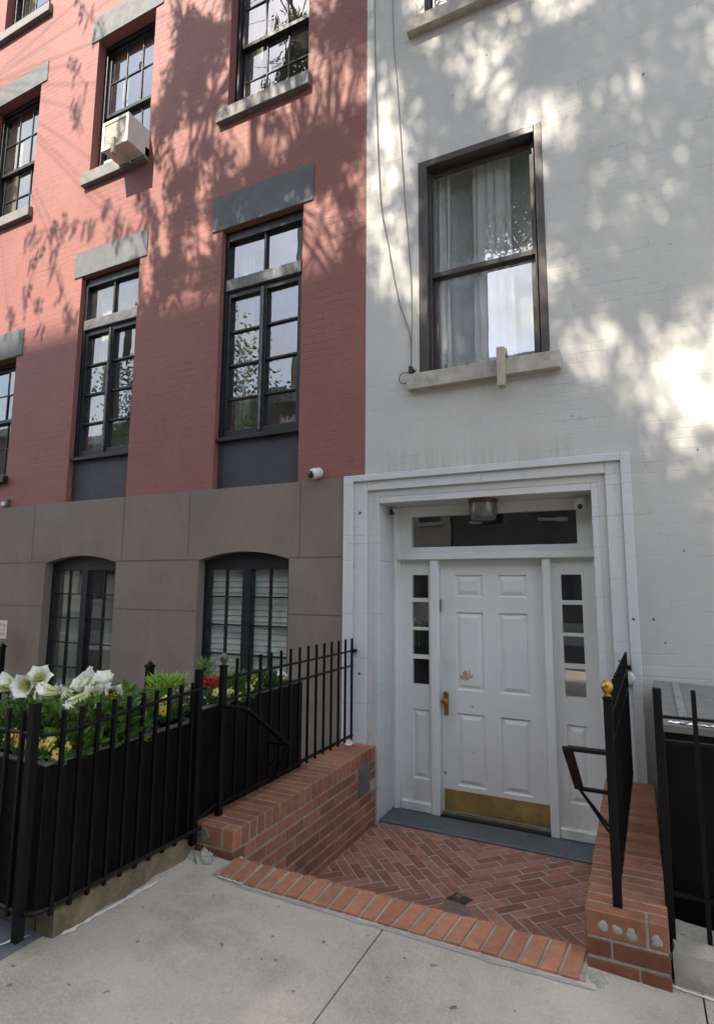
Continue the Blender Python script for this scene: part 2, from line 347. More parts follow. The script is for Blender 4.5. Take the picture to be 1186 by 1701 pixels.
def slab(name, mat, outer, holes, y0, y1, parent=None, **k):
    "wall slab in the xz plane with openings, front at y0"
    m = MB(); polys = [outer]+holes
    vs = [[Vector((x, z, 0)) for x, z in p] for p in polys]
    tri = tessellate_polygon(vs); flat = [p for q in polys for p in q]
    n = len(flat); P = [(x, y0, z) for x, z in flat]+[(x, y1, z) for x, z in flat]
    F = []
    for a, b, c in tri:
        A, B, C = flat[a], flat[b], flat[c]
        cr = (B[0]-A[0])*(C[1]-A[1])-(B[1]-A[1])*(C[0]-A[0])
        if cr < 0: b, c = c, b
        F.append((a, b, c)); F.append((c+n, b+n, a+n))
    m.mesh(P, F)
    for q in polys:
        for i in range(len(q)):
            (ax, az), (bx, bz) = q[i], q[(i+1) % len(q)]
            m.face([(ax, y0, az), (ax, y1, az), (bx, y1, bz), (bx, y0, bz)])
    o = m.build(name, mat, parent, **k)
    bm = bmesh.new(); bm.from_mesh(o.data); bmesh.ops.remove_doubles(bm, verts=bm.verts, dist=1e-6); bmesh.ops.recalc_face_normals(bm, faces=bm.faces); bm.to_mesh(o.data); bm.free()
    return o
def rect(x0, x1, z0, z1): return [(x0, z0), (x1, z0), (x1, z1), (x0, z1)]
def tag(o, label=None, cat=None, group=None, kind=None):
    if label: o['label'] = label
    if cat: o['category'] = cat
    if group: o['group'] = group
    if kind: o['kind'] = kind
    return o
def thing(name, label, cat, loc=(0, 0, 0), group=None):
    o = bpy.data.objects.new(name, None); COL.objects.link(o); o.empty_display_size = .1
    o.location = loc; return tag(o, label, cat, group)
def put(o, parent):
    "parent a mesh built in world coordinates"
    o.parent = parent; o.matrix_parent_inverse = Matrix.Translation(-Vector(parent.location)); return o

# ------------------------------------------------------------------ ground
def gz(x, y=0): return .13-.04*(max(-9, min(6, x))+2.1)
YW = 4.3
g = MB(); g.face([(-300, -300, -.75), (300, -300, -.75), (300, 300, -.75), (-300, 300, -.75)]); tag(g.build('ground', 'soil'), kind='structure')
g = MB(); g.box(-60, 40, -11.4, -3.0, -.7, -.16); tag(g.build('road', 'asphalt'), kind='structure')
g = MB(); g.box(-60, 40, -14.0, -11.4, -.7, -.03); tag(g.build('far_sidewalk', 'concrete'), kind='structure')
sw = MB()
def course_out(x): return 2.33+(x+1.838)*.0665
gap = .0028
xs = [-9.0, -7.9, -6.75, -5.6, -4.46, -3.31, -2.165, -1.018, .145, 1.31, 2.47, 3.63, 5.9]
for i in range(len(xs)-1):
    x0, x1 = xs[i]+gap, xs[i+1]-gap
    if xs[i] == -2.165: poly = [(x0, .5), (x1, .5), (x1, course_out(x1)+.05), (-1.88, course_out(-1.88)+.05), (-1.88, 2.56), (x0, 2.56)]
    elif xs[i] == -1.018: poly = [(x0, .5), (x1, .5), (x1, 2.64), (-.245, 2.64), (-.245, course_out(-.245)+.05), (x0, course_out(x0)+.05)]
    elif x1 < -2.1: poly = [(x0, .5), (x1, .5), (x1, 1.66), (x0, 1.66)]
    else: poly = [(x0, .5), (x1, .5), (x1, 2.66), (x0, 2.66)]
    if i != 5: sw.zprism(poly, lambda x, y: gz(x), lambda x, y: gz(x)-.12)
    sw.zprism([(x0, -2.9), (x1, -2.9), (x1, .5-gap*2), (x0, .5-gap*2)], lambda x, y: gz(x)-.02*max(0, .5-y)*.3, lambda x, y: gz(x)-.2)
    if i == 5: bl = MB(); bl.zprism(poly, lambda x, y: gz(x)-.004, lambda x, y: gz(x)-.12); tag(bl.build('sidewalk_slab', 'bluestone'), kind='structure')
tag(sw.build('sidewalk', 'concrete', bevel=.002), kind='structure')
g = MB(); g.zprism([(-9, -2.9), (5.9, -2.9), (5.9, 2.4), (-9, 2.4)], lambda x, y: gz(x)-.018, lambda x, y: -.7); tag(g.build('sidewalk_bed', 'soil'), kind='structure')
g = MB(); g.box(-60, 40, -3.0, -2.9, -.7, .06); tag(g.build('kerb', 'mortar'), kind='structure')
# cement smear joining the brick edge to the slabs
def wavy(pts, w, zf, seed, thick=.004, n=40):
    m = MB(); A = Vector(pts[0]); B = Vector(pts[1]); d = (B-A).normalized(); nrm = Vector((-d.y, d.x))
    ra = []; rb = []
    for i in range(n+1):
        p = A.lerp(B, i/n); a = w*(.55+.9*mn.noise(Vector((i*.33, seed, 0)))); b = w*(.55+.9*mn.noise(Vector((i*.41, seed+9, 0))))
        e = min(1, min(i, n-i)/2+.02); ra.append(p+nrm*max(.001, a)*e); rb.append(p-nrm*max(.001, b)*e)
    P = [(p.x, p.y, zf(p.x)+thick) for p in ra]+[(p.x, p.y, zf(p.x)+thick) for p in rb]
    m.mesh(P, [(i, i+n+1, i+n+2, i+1) for i in range(n)]); return m
tag(wavy([(-1.75, 2.325), (-.2, 2.42)], .022, gz, 3, .002).build('cement_strip', 'patch'), kind='structure')
tag(wavy([(-2.10, 1.68), (-2.07, 2.2)], .016, gz, 5).build('cement_smear', 'whitemark'), kind='structure')
tag(wavy([(-2.2, 1.63), (-2.5, 1.0)], .012, gz, 8).build('cement_smear', 'whitemark'), kind='structure')
tag(wavy([(.04, 2.585), (.5, 2.56)], .012, gz, 12).build('cement_smear', 'whitemark'), kind='structure')
tag(wavy([(-1.86, 2.33), (-1.72, 2.335)], .008, gz, 15, .010).build('cement_smear', 'whitemark'), kind='structure')

# ------------------------------------------------------------------ brick helpers
def btone(base, v=.18):
    k = 1+random.uniform(-v, v); w = random.uniform(-.04, .04)
    return (base[0]*k, base[1]*k*(1+w), base[2]*k*(1+w*1.5))
ORANGE = (.29, .13, .078); PAVE = (.285, .132, .097); DARK = (.175, .07, .04)
FZ = -.315
# soldier course at the pavement edge
cs = MB(); cm = MB(); x = -1.872; k = 0
N_ = 22; wB = (1.872-.258)/N_
for k in range(N_):
    x0 = -1.872+k*wB+.006; x1 = x0+wB-.012
    def cp(x, t): return (x+(.02*t if x > -1 else -.03*t*(-(x+1))), course_out(x)+.008+t*(.195+.02*(x+1.87)/1.6))
    cs.tone = btone((.375, .17, .105), .14); j = random.uniform(-.002, .002)
    a, b, c2, d2 = cp(x0, 0), cp(x1, 0), cp(x1, 1), cp(x0, 1)
    z0 = gz(x0)+.012+j
    tp = [(a[0], a[1], z0), (b[0], b[1], z0), (c2[0], c2[1], z0-.004), (d2[0], d2[1], z0-.004)]
    ce = Vector((sum(p[0] for p in tp)/4, sum(p[1] for p in tp)/4, 0)); P = []
    for p in tp:
        q = Vector(p); dd = (Vector((ce.x, ce.y, q.z))-q); P.append(q+Vector((math.copysign(.004, dd.x), math.copysign(.005, dd.y), .0)))
    P2 = [Vector(p)-Vector((0, 0, .004)) for p in tp]; P3 = [Vector(p)-Vector((0, 0, .09)) for p in tp]
    b0 = P+P2+P3
    cs.mesh(b0, [(0, 1, 2, 3)]+[(i+4, (i+1) % 4+4, (i+1) % 4, i) for i in range(4)]+[(i+8, (i+1) % 4+8, (i+1) % 4+4, i+4) for i in range(4)])
cm.zprism([(-1.9, course_out(-1.9)+.012), (-.24, course_out(-.24)+.012), (-.24, 2.66), (-1.0, 2.59), (-1.9, 2.525)], lambda x, y: gz(x)+.005, FZ-.2)
ed = thing('entry_step', 'orange brick soldier course step at the edge of the sidewalk', 'brick step', (-1.05, 2.4, .08))
put(cs.build('brick_course', 'brick', attr=True), ed); put(cm.build('mortar_bed', 'mortar'), ed)

# herringbone floor: four fields that meet at the drain
DC = Vector((-1.02, 3.49)); w = .068; g_ = .0036
def clip(poly, x0, x1, y0, y1):
    def cl(P, f, ip):
        o = []
        for i in range(len(P)):
            a, b = P[i], P[(i+1) % len(P)]
            ia, ib = f(a), f(b)
            if ia: o.append(a)
            if ia != ib: o.append(ip(a, b))
        return o
    for ax, lim, sg in ((0, x0, 1), (0, x1, -1), (1, y0, 1), (1, y1, -1)):
        P = poly
        if len(P) < 3: return []
        poly = cl(P, lambda p: sg*(p[ax]-lim) >= 0, lambda a, b: a+(b-a)*((lim-a[ax])/(b[ax]-a[ax])))
    return poly
fl = MB(); U = Vector((1, 1)).normalized(); V = Vector((-1, 1)).normalized()
def brick_uv(u0, u1, v0, v1):
    c4 = [DC+U*a*w+V*b*w for a, b in ((u0, v0), (u1, v0), (u1, v1), (u0, v1))]
    ctr = sum(c4, Vector((0, 0)))/4
    if not (-2.2 < ctr.x < .1 and 2.2 < ctr.y < 4.6): return
    q = []
    for (a, b), (sa, sb) in zip(((u0, v0), (u1, v0), (u1, v1), (u0, v1)), ((1, 1), (-1, 1), (-1, -1), (1, -1))):
        q.append(DC+U*(a*w+sa*g_)+V*(b*w+sb*g_))
    q = clip(q, -1.895, -.242, 2.5, 4.30)
    if len(q) < 3: return
    if (sum(q, Vector((0, 0)))/len(q)-DC).length < .075: return
    fl.tone = btone(PAVE, .26); j = random.uniform(-.0015, .0015)
    ctr = sum(q, Vector((0, 0)))/len(q)
    top = [p+(ctr-p).normalized()*.004 for p in q]; n = len(q)
    zz = lambda p: FZ+j
    P = [(p.x, p.y, zz(p)+.006) for p in top]+[(p.x, p.y, zz(p)+.002) for p in q]+[(p.x, p.y, zz(p)-.02) for p in q]
    fl.mesh(P, [tuple(range(n))]+[(i+n, (i+1) % n+n, (i+1) % n, i) for i in range(n)]+[(i+2*n, (i+1) % n+2*n, (i+1) % n+n, i+n) for i in range(n)])
for j in range(-34, 34):
    i = j if j >= 0 else -j-1
    while i < 36: brick_uv(i, i+3, j, j+1); i += 3          # right field
    i = -(j+1) if j >= 0 else j+1
    while i > -36: brick_uv(i-3, i, j, j+1); i -= 3         # left field
for i in range(-34, 34):
    j = i+1 if i >= 0 else -(i+1)
    while j < 36: brick_uv(i, i+1, j, j+3); j += 3          # far field
    j = -i-1 if i >= 0 else i
    while j > -36: brick_uv(i, i+1, j-3, j); j -= 3         # near field
wk = thing('entry_paving', 'sunken herringbone brick paving in front of the door', 'brick paving', (-1.05, 3.4, FZ)); tag(wk, kind='structure')
put(fl.build('paving_bricks', 'paver', attr=True), wk)
b = MB(); b.box(-1.93, -.2, 2.56, 4.31, FZ-.2, FZ+.0045); put(b.build('paving_mortar', 'mortar'), wk)
dr = thing('floor_drain', 'small square rusty drain set in the herringbone bricks', 'drain', (-1.02, 3.49, FZ))
Mr = Matrix.Translation((-1.02, 3.49, FZ)) @ Matrix.Rotation(R(-20), 4, 'Z')
b = MB(); b.cbox(-.062, .062, -.062, .062, -.03, .008, .004, Mr)
put(b.build('drain_frame', simple('drain metal', (.06, .045, .035), .6, metal=.3, var=.4, scale=30, bump=.5), None), dr)
b = MB()
for rr in (.016, .030, .044):
    pts = [Mr @ Vector((rr*math.cos(a*math.pi/10), rr*math.sin(a*math.pi/10), .010)) for a in range(21)]; b.tube(pts, .0035, 5)
for a in range(4): b.tube([Mr @ Vector((0, 0, .010)), Mr @ Vector((.044*math.cos(a*math.pi/2), .044*math.sin(a*math.pi/2), .010))], .003, 5)
put(b.build('drain_grate', simple('grate metal', (.13, .115, .10), .45, metal=.6)), dr)
b = MB(); b.zprism([(-1.09, 3.30), (-.86, 3.20), (-.84, 3.28), (-.96, 3.42), (-1.08, 3.44)], FZ+.021, FZ); put(b.build('mortar_patch', simple('dark cement', (.17, .12, .10), .85, var=.2, scale=20, bump=.6), wk), wk)
b = MB(); b.cbox(-1.889, -.249, 4.302, 4.68, FZ-.1, FZ+.022, .006); tag(b.build('door_step', 'greystep'), kind='structure')

# ------------------------------------------------------------------ the two low brick walls
def low_wall(x0, x1, y0, y1, zt, zb, label, inner):
    t = thing('brick_wall', label, 'low wall', ((x0+x1)/2, y0, zb), 'low brick walls beside the entry')
    core = MB(); core.box(x0+.005, x1-.005, y0+.004, y1, zb, zt-.004); put(core.build('mortar_core', 'mortar'), t)
    cap = MB(); n = round((y1-y0)/.0715); p = (y1-y0)/n; gg = .0042
    for k in range(n):
        a = y0+k*p; off = random.uniform(-.002, .002)
        spl = x1-.072 if inner < 0 else x1-.072
        if k == 0: segs = [(x0, spl), (spl, x1)]
        else: segs = [(x0, spl), (spl, x1)] if False else [(x0, x1)]
        for sx0, sx1 in segs:
            cap.tone = btone(ORANGE, .2)
            cap.cbox(sx0+(gg if sx0 > x0 else 0)+off, sx1-(gg if sx1 < x1 else 0)+off, a+(gg if k else 0), a+p-gg, zt-.095, zt+random.uniform(-.0015, .001), .005)
    put(cap.build('brick_cap', 'brick', attr=True), t)
    br = MB(); z = zt-.104; row = 0
    while z > zb+.02:
        z0 = max(zb, z-.0585); sh = (row % 2)*.1
        for xf, sgn in ((x0, 1), (x1, -1)):                       # long faces
            y = y0+(.1 if row % 2 else .0)
            first = True
            while y < y1-.02:
                ye = min(y1, y+.2)
                br.tone = btone(ORANGE if random.random() > .12 else (.42, .3, .22), .24)
                xa, xb = (xf+random.uniform(0, .002), xf+.06) if sgn > 0 else (xf-.06, xf-random.uniform(0, .002))
                br.cbox(xa, xb, y+.005 if y > y0 else y, ye-.005, z0, z-.0, .003)
                y = ye
        # front face
        xx = x0; cuts = [x0, x0+.092, x1] if row % 2 == 0 else [x0, x0+.185, x1]
        for a, b2 in zip(cuts[:-1], cuts[1:]):
            br.tone = btone(DARK, .12); br.cbox(a+(gg if a > x0 else -.0), b2-(gg if b2 < x1 else 0), y0-.001, y0+.1, z0, z, .003)
        z -= .0715; row += 1
    put(br.build('brickwork', 'brick', attr=True), t)
    return t
WL = low_wall(-2.172, -1.896, 2.49, 4.262, .265, FZ-.05, 'low orange brick wall left of the entry with a small vent grille in its inner side', 1)
WR = low_wall(-.241, .048, 2.552, 4.262, .265, FZ-.05, 'low orange brick wall right of the entry with filled core holes in its end', -1)
b = MB()
for x, z, r in ((-.178, .212, .018), (-.130, .210, .016), (-.078, .205, .020), (.005, .203, .018)):
    b.rock((x, 2.553, z), (r*1.15, .003, r*1.25), x*50, 2, .5)
put(b.build('core_plug', 'rubble', smooth=True), WR)
b = MB(); b.cbox(-1.905, -1.889, 3.955, 4.135, -.03, .18, .003)
for k in range(9): b.box(-1.889, -1.886, 3.975, 4.115, -.012+k*.02, -.002+k*.02)
vg = put(b.build('vent_grille', simple('grey vent metal', (.16, .16, .165), .5, metal=.4)), WL)
b = MB(); b.rock((-2.105, 2.4905, .215), (.055, .004, .036), 4, 3, .25); b.rock((-2.0, 2.489, .118), (.09, .006, .010), 9, 3, .3)
put(b.build('cement_smear', simple('greenish cement', (.16, .165, .12), .9, var=.3, scale=30, bump=.8), smooth=True), WL)
for (cx, cy, cz, rx, ry, rz, sd, lab) in ((-2.085, 4.17, .29, .038, .035, .024, 2, 'white stone chip lying on the left brick wall under the railing end'),
        (-2.02, 2.425, .145, .055, .045, .05, 3, 'pale lump of broken cement at the foot of the left brick wall'),
        (-2.13, 2.42, .12, .06, .06, .05, 5, 'brownish cement rubble between the curb stone and the left brick wall'),
        (-.205, 2.50, .055, .05, .06, .022, 7, 'pale cement lump between the soldier course and the right brick wall'),):
    b = MB(); b.rock((cx, cy, cz-.012), (rx*.85, ry*.9, rz*.85), sd, 4, .38); tag(b.build('stone', 'rubble' if sd != 2 else 'whitemark', smooth=False), lab, 'stone')
# curb stones
def rough_curb(name, x0, x1, y0, y1, z0, z1, seed, mat, label, sub=26):
    m = MB(); nx = max(2, int((x1-x0)/.03)); ny = max(2, int((y1-y0)/.03)); nz = max(2, int((z1-z0)/.03))
    def P(x, y, z):
        p = Vector((x, y, z)); k = mn.noise(p*7+Vector((seed, 0, 0)))*.022+mn.noise(p*19)*.012
        q = Vector((0, 0, 0))
        if x <= x0: q.x = -1
        if x >= x1: q.x = 1
        if y <= y0: q.y = -1
        if z >= z1: q.z = .5
        if q.length: q.normalize()
        return p+q*k
    def grid(fn, a, b):
        pts = [fn(i/a, j/b) for j in range(b+1) for i in range(a+1)]
        m.mesh(pts, [(j*(a+1)+i, j*(a+1)+i+1, (j+1)*(a+1)+i+1, (j+1)*(a+1)+i) for j in range(b) for i in range(a)])
    lx, ly, lz = x1-x0, y1-y0, z1-z0
    grid(lambda s, t: P(x0+lx*s, y0+ly*t, z1), nx, ny); grid(lambda s, t: P(x0+lx*s, y0, z0+lz*t), nx, nz)
    grid(lambda s, t: P(x1, y0+ly*s, z0+lz*t), ny, nz); grid(lambda s, t: P(x0, y1-ly*s, z0+lz*t), ny, nz)
    o = m.build(name, mat, smooth=True); return tag(o, label, 'curb')
rough_curb('curb_stone', -2.23, -2.112, 1.655, 2.46, 0.0, .232, 1, 'curbstone', 'mossy brown rough curb stone under the long side of the left fence')
rough_curb('curb_stone', -4.4, -2.24, 1.665, 1.80, 0.0, .235, 4, 'curbstone', 'brown rough curb stone under the front of the left fence')
rough_curb('curb_stone', .056, .30, 2.60, 2.85, -.1, .155, 7, 'rubble', 'pale broken cement curb under the right fence beside the brick wall')
rough_curb('curb_stone', .31, 2.2, 2.62, 2.85, -.1, .14, 9, 'curbstone', 'yellowish stone curb under the right fence at the picture edge')
# areaways behind fences
b = MB(); b.box(-9, -2.175, 1.72, 4.26, -.5, .02); b.box(.05, 5.9, 2.8, 4.26, -.5, .0); tag(b.build('areaway', 'patch'), kind='structure')

# ------------------------------------------------------------------ red house
red = thing('red_row_house', 'row house of red painted brick with grey lintels over a brown stone base', 'house', (-5.5, 4.5, 0))
RY = 4.302
ftz = (2.437, 5.17)
FW = [(-3.67, -2.69), (-5.79, -4.84)]                        # tall french windows
FAR = (-7.9, -6.91)
UP = [(-3.67, -2.67, 6.565, 8.45), (-5.80, -4.82, 6.53, 8.40), (-7.9, -6.9, 6.43, 8.25)]
holes = [rect(a, b, 2.30, ftz[1]) for a, b in FW]+[rect(FAR[0], FAR[1], 2.84, 4.372)]+[rect(a, b, c, d) for a, b, c, d in UP]+[rect(-7.88, -6.86, 9.45, 11.2), rect(-5.8, -4.8, 9.6, 11.2), rect(-3.7, -2.7, 9.7, 11.2)]
outer = [(-9.6, 2.435), (-7.9+.0, 2.435)]
ol = [(-9.6, 2.436)]
for a, b2 in sorted(FW): ol += [(a, 2.436), (a, ftz[1]), (b2, ftz[1]), (b2, 2.436)]
ol += [(-2.02, 2.436), (-2.02, 12), (-9.6, 12)]
put(slab('wall', 'red', ol, holes[2:], RY, RY+.35), red)
b = MB(); b.box(-9.6, -2.021, 6.5, 12.5, 11.7, 12); put(b.build('roof', 'charcoal'), red)
b = MB(); b.box(-9.55, -2.1, 6.4, 6.5, -.4, 12); put(b.build('rear_wall', 'red'), red)
# stone base with two arched openings and incised joints
def arch(x0, x1, z0, zs, za, n=12):
    p = [(x0, z0), (x1, z0)]; cx = (x0+x1)/2; hw = (x1-x0)/2; rise = za-zs; rad = (hw*hw+rise*rise)/(2*rise); cz = za-rad
    a0 = math.asin(hw/rad)
    for i in range(n+1):
        a = a0-2*a0*i/n; p.append((cx+rad*math.sin(a), cz+rad*math.cos(a)))
    return p
AW = [(-3.79, -2.755), (-6.03, -4.905)]
ah = [arch(a, b2, .30, 1.745, 1.822) for a, b2 in AW]+[arch(-8.4, -7.3, .3, 1.745, 1.822)]
base = put(slab('stone_base', 'stone', rect(-9.6, -2.2, -.4, 2.435), ah, 4.288, 4.62), red)
jm = MB()
def jline(x0, z0, x1, z1, w=.0035):
    if x0 == x1: jm.box(x0-w, x0+w, 4.2855, 4.29, min(z0, z1), max(z0, z1))
    else: jm.box(x0, x1, 4.2855, 4.29, z0-w, z0+w)
for a, b2 in ((-4.905, -3.79), (-7.3, -6.03)): jline(a, 1.755, b2, 1.755)
jline(-2.755, 1.755, -2.2, 1.755); jline(-2.755, 1.262, -2.2, 1.262)
jline(-4.905, 1.262, -3.79, 1.262, .002); jline(-7.3, 1.262, -6.03, 1.262, .002)
for x, z0, z1 in ((-6.28, 1.76, 2.43), (-4.83, 1.76, 2.43), (-3.93, 1.80, 2.43), (-2.65, 1.76, 2.43)): jline(x, z0, x, z1, .0025)
put(jm.build('masonry_joint', simple('joint shadow line', (.12, .10, .09), .9)), red)
def room(x0, x1, z0, z1, mat='room', depth=1.6, y0=4.66):
    m = MB(); y1 = y0+depth; X0, X1, Z0, Z1 = x0-.25, x1+.25, z0-.25, z1+.2
    m.face([(X0, y1, Z0), (X1, y1, Z0), (X1, y1, Z1), (X0, y1, Z1)]); m.face([(X0, y0, Z0), (X0, y1, Z0), (X0, y1, Z1), (X0, y0, Z1)])
    m.face([(X1, y0, Z0), (X1, y0, Z1), (X1, y1, Z1), (X1, y1, Z0)]); m.face([(X0, y0, Z0), (X1, y0, Z0), (X1, y1, Z0), (X0, y1, Z0)])
    m.face([(X0, y0, Z1), (X0, y1, Z1), (X1, y1, Z1), (X1, y0, Z1)]); return m.build('room', mat)
def curtain(x0, x1, y, z0, z1, mat, amp=.022, folds=7, flare=0, seed=0, name='curtain'):
    m = MB(); n = folds*10; rows = 8; P = []
    for j in range(rows+1):
        t = j/rows; z = z1+(z0-z1)*t
        for i in range(n+1):
            s_ = i/n; a = amp*(.5+.5*t)
            P.append((x0+(x1-x0)*s_+flare*t*(s_-.5)+.008*math.sin(t*5+i*.4), y+a*math.sin(s_*folds*2*math.pi+.8*mn.noise(Vector((s_*4, t*1.5, seed))))+.5*a*math.sin(s_*folds*4.3*math.pi+seed), z))
    m.mesh(P, [(j*(n+1)+i, (j+1)*(n+1)+i, (j+1)*(n+1)+i+1, j*(n+1)+i+1) for j in range(rows) for i in range(n)])
    return m.build(name, mat, smooth=True)
def frame_ring(m, x0, x1, z0, z1, w, y0, y1, wt=None, wb=None):
    wt = w if wt is None else wt; wb = w if wb is None else wb
    m.box(x0, x0+w, y0, y1, z0, z1); m.box(x1-w, x1, y0, y1, z0, z1)
    m.box(x0+w, x1-w, y0+.0005, y1-.0005, z0, z0+wb); m.box(x0+w, x1-w, y0+.0005, y1-.0005, z1-wt, z1)
def pane(x0, x1, z0, z1, y, mat, parent, tilt=0):
    m = MB(); t = random.uniform(-.003, .003)+tilt; u = random.uniform(-.002, .002)
    m.mesh([(x0, y-t, z0), (x1, y+t, z0), (x1, y+t+u, z1), (x0, y-t+u, z1)], [(0, 1, 2, 3)])
    o = m.build('pane', mat); return put(o, parent) if parent is not None and parent.type == 'EMPTY' else setattr(o, 'parent', parent) or o
def sub(o, parent): o.parent = parent; return o
def wpart(mb, name, mat, house, **k): return put(mb.build(name, mat, **k), house)
def subp(mb_or_obj, parent, name=None, mat=None, **k):
    "child of a mesh part whose own origin is the world origin before its house offset"
    o = mb_or_obj if isinstance(mb_or_obj, bpy.types.Object) else mb_or_obj.build(name, mat, **k)
    o.parent = parent; return o
# french windows
for wi, (a, b2) in enumerate(FW):
    d = b2-a; m = MB(); y0, y1 = 4.362, 4.46
    mL = .05; gx0, gx1 = a+mL, b2-.075; mid = (gx0+gx1)/2+.01
    m.box(a, a+.045, y0, y1, 2.93, 5.17); m.box(b2-.05, b2, y0, y1, 2.93, 5.17)
    m.box(a+.045, b2-.05, y0, y1, 5.06, 5.17)
    m.box(a+.045, b2-.05, y0+.012, y1, 2.955, 3.0)
    m.box(mid-.012, mid+.012, y0+.02, y1-.01, 4.63, 5.06)
    for s0, s1 in ((a+.045, mid-.002), (mid+.002, b2-.05)):
        frame_ring(m, s0, s1, 3.0, 4.505, .038, y0+.015, y1-.01, wt=.065, wb=.035)
        for zz in (4.075, 3.715, 3.36): m.box(s0+.038, s1-.038, y0+.03, y1-.02, zz-.011, zz+.011)
    f = wpart(m, 'window', 'blackwood', red, bevel=.003)
    t = MB(); t.cbox(a+.035, b2-.04, y0-.018, y0+.06, 4.505, 4.628, .004); subp(t, f, 'transom_bar', 'bar_grey')
    t = MB(); t.box(mid-.010, mid+.012, y0-.006, y0+.0148, 3.0, 4.47); subp(t, f, 'astragal', 'bar_grey', bevel=.002)
    t = MB(); t.cbox(a+.002, b2-.002, y0-.045, y0+.06, 2.915, 2.953, .005); subp(t, f, 'sill', 'blackwood')
    gm = 'glass_hi' if wi == 1 else 'glass'
    pane(a+.045, mid-.012, 4.63, 5.06, 4.415, 'glass_hi', f); pane(mid+.012, b2-.05, 4.63, 5.06, 4.415, 'glass_hi', f)
    for s0, s1 in ((a+.083, mid-.04), (mid+.04, b2-.088)):
        for zz0, zz1 in ((4.086, 4.44), (3.726, 4.064), (3.371, 3.704), (3.035, 3.349)): pane(s0, s1, zz0, zz1, 4.42, gm, f)
    t = MB(); t.box(a, b2, 4.372, 4.4, 2.30, 2.93); panel = subp(t, f, 'base_panel', 'charcoal')
    subp(room(a, b2, 2.9, 5.1), f)
    subp(curtain(a+.05, a+.24, 4.56, 2.98, 5.0, 'drape', .016, 3, seed=wi), f); subp(curtain(b2-.16, b2-.04, 4.56, 2.98, 5.0, 'drape', .014, 2, seed=wi+4), f)
    t = MB(); t.cbox(a-.13, b2+.11, RY-.012, RY+.2, 5.172 if wi == 0 else 5.172, 5.565 if wi == 0 else 5.50, .006); wpart(t, 'lintel', 'lintel', red)
# books and a pot plant on the inner ledge of the right french window
bk = thing('book_row', 'pale books standing inside the right tall french window', 'books', (-2.95, 4.52, 3.0)); b = MB()
x = -3.02
for k in range(9):
    h = random.uniform(.10, .17); tw = random.uniform(.018, .03); b.tone = random.choice(((.6, .58, .5), (.5, .5, .45), (.35, .2, .15), (.6, .6, .6))); b.box(x, x+tw-.002, 4.48, 4.56, 2.99, 2.99+h); x += tw
put(b.build('books', 'leaf', attr=True), bk)
pp = thing('house_plant', 'small pot plant inside the left leaf of the right tall french window', 'plant', (-3.42, 4.52, 3.0))
b = MB(); b.lathe([(.03, 0), (.042, .09), (.036, .09)], 14, Matrix.Translation((-3.42, 4.52, 2.99))); put(b.build('pot', 'whitemark'), pp)
def leafquad(m, p, d, n, ln, wd, fold=.25):
    s1 = d.cross(n); s1 = s1.normalized() if s1.length > 1e-4 else Vector((1, 0, 0)); n2 = s1.cross(d)
    a = p; t1 = p+d*ln*.45+s1*wd*.5+n2*fold*wd; t2 = p+d*ln*.45-s1*wd*.5+n2*fold*wd; md = p+d*ln*.5; e = p+d*ln-n2*fold*wd
    m.mesh([a, t1, e, t2, md], [(0, 1, 4), (1, 2, 4), (2, 3, 4), (3, 0, 4)])
def rnd_dir(up=.0):
    v = Vector((random.gauss(0, 1), random.gauss(0, 1), random.gauss(0, 1)+up)); return v.normalized()
b = MB()
for k in range(60):
    d = rnd_dir(1.0); b.tone = (.16, .26, .10); leafquad(b, Vector((-3.42, 4.52, 3.08))+d*random.uniform(0, .1), d, rnd_dir(), .05, .03)
put(b.build('foliage', 'leaf', attr=True), pp)
# sash windows above
def sash(house, a, b2, z0, z1, cols, rows_, frame='blackwood', y=4.41, gm='glass_hi', split=.5, trim=.045, dw=.022, lower_open=0, drape=True):
    m = MB(); zs = z0+(z1-z0)*split
    m.box(a, a+trim, y, y+.13, z0, z1); m.box(b2-trim, b2, y, y+.13, z0, z1); m.box(a+trim, b2-trim, y, y+.13, z1-.05, z1); m.box(a+trim, b2-trim, y+.01, y+.13, z0, z0+.025)
    f = wpart(m, 'window', frame, house, bevel=.003)
    for (q0, q1, yy, nm) in ((zs-.02, z1-.05, y+.035, 'upper_sash'), (z0+.025, zs+.022, y+.075, 'lower_sash')):
        s = MB(); x0, x1 = a+trim, b2-trim; frame_ring(s, x0, x1, q0, q1, .036, yy, yy+.035, wb=.05 if nm == 'lower_sash' else .045)
        gx0, gx1, gz0, gz1 = x0+.036, x1-.036, q0+.045, q1-.036
        for c in range(1, cols): s.box(gx0+(gx1-gx0)*c/cols-.008, gx0+(gx1-gx0)*c/cols+.008, yy+.006, yy+.03, gz0, gz1)
        for r in range(1, rows_): s.box(gx0, gx1, yy+.007, yy+.029, gz0+(gz1-gz0)*r/rows_-.008, gz0+(gz1-gz0)*r/rows_+.008)
        so = subp(s, f, nm, frame, bevel=.002)
        for c in range(cols):
            for r in range(rows_):
                pane(gx0+(gx1-gx0)*c/cols, gx0+(gx1-gx0)*(c+1)/cols, gz0+(gz1-gz0)*r/rows_, gz0+(gz1-gz0)*(r+1)/rows_, yy+.018, gm, f)
    subp(room(a, b2, z0, z1), f)
    if drape: subp(curtain(a+.05, a+.22, y+.19, z0, z1-.05, 'drape', .014, 3, seed=a), f)
    return f
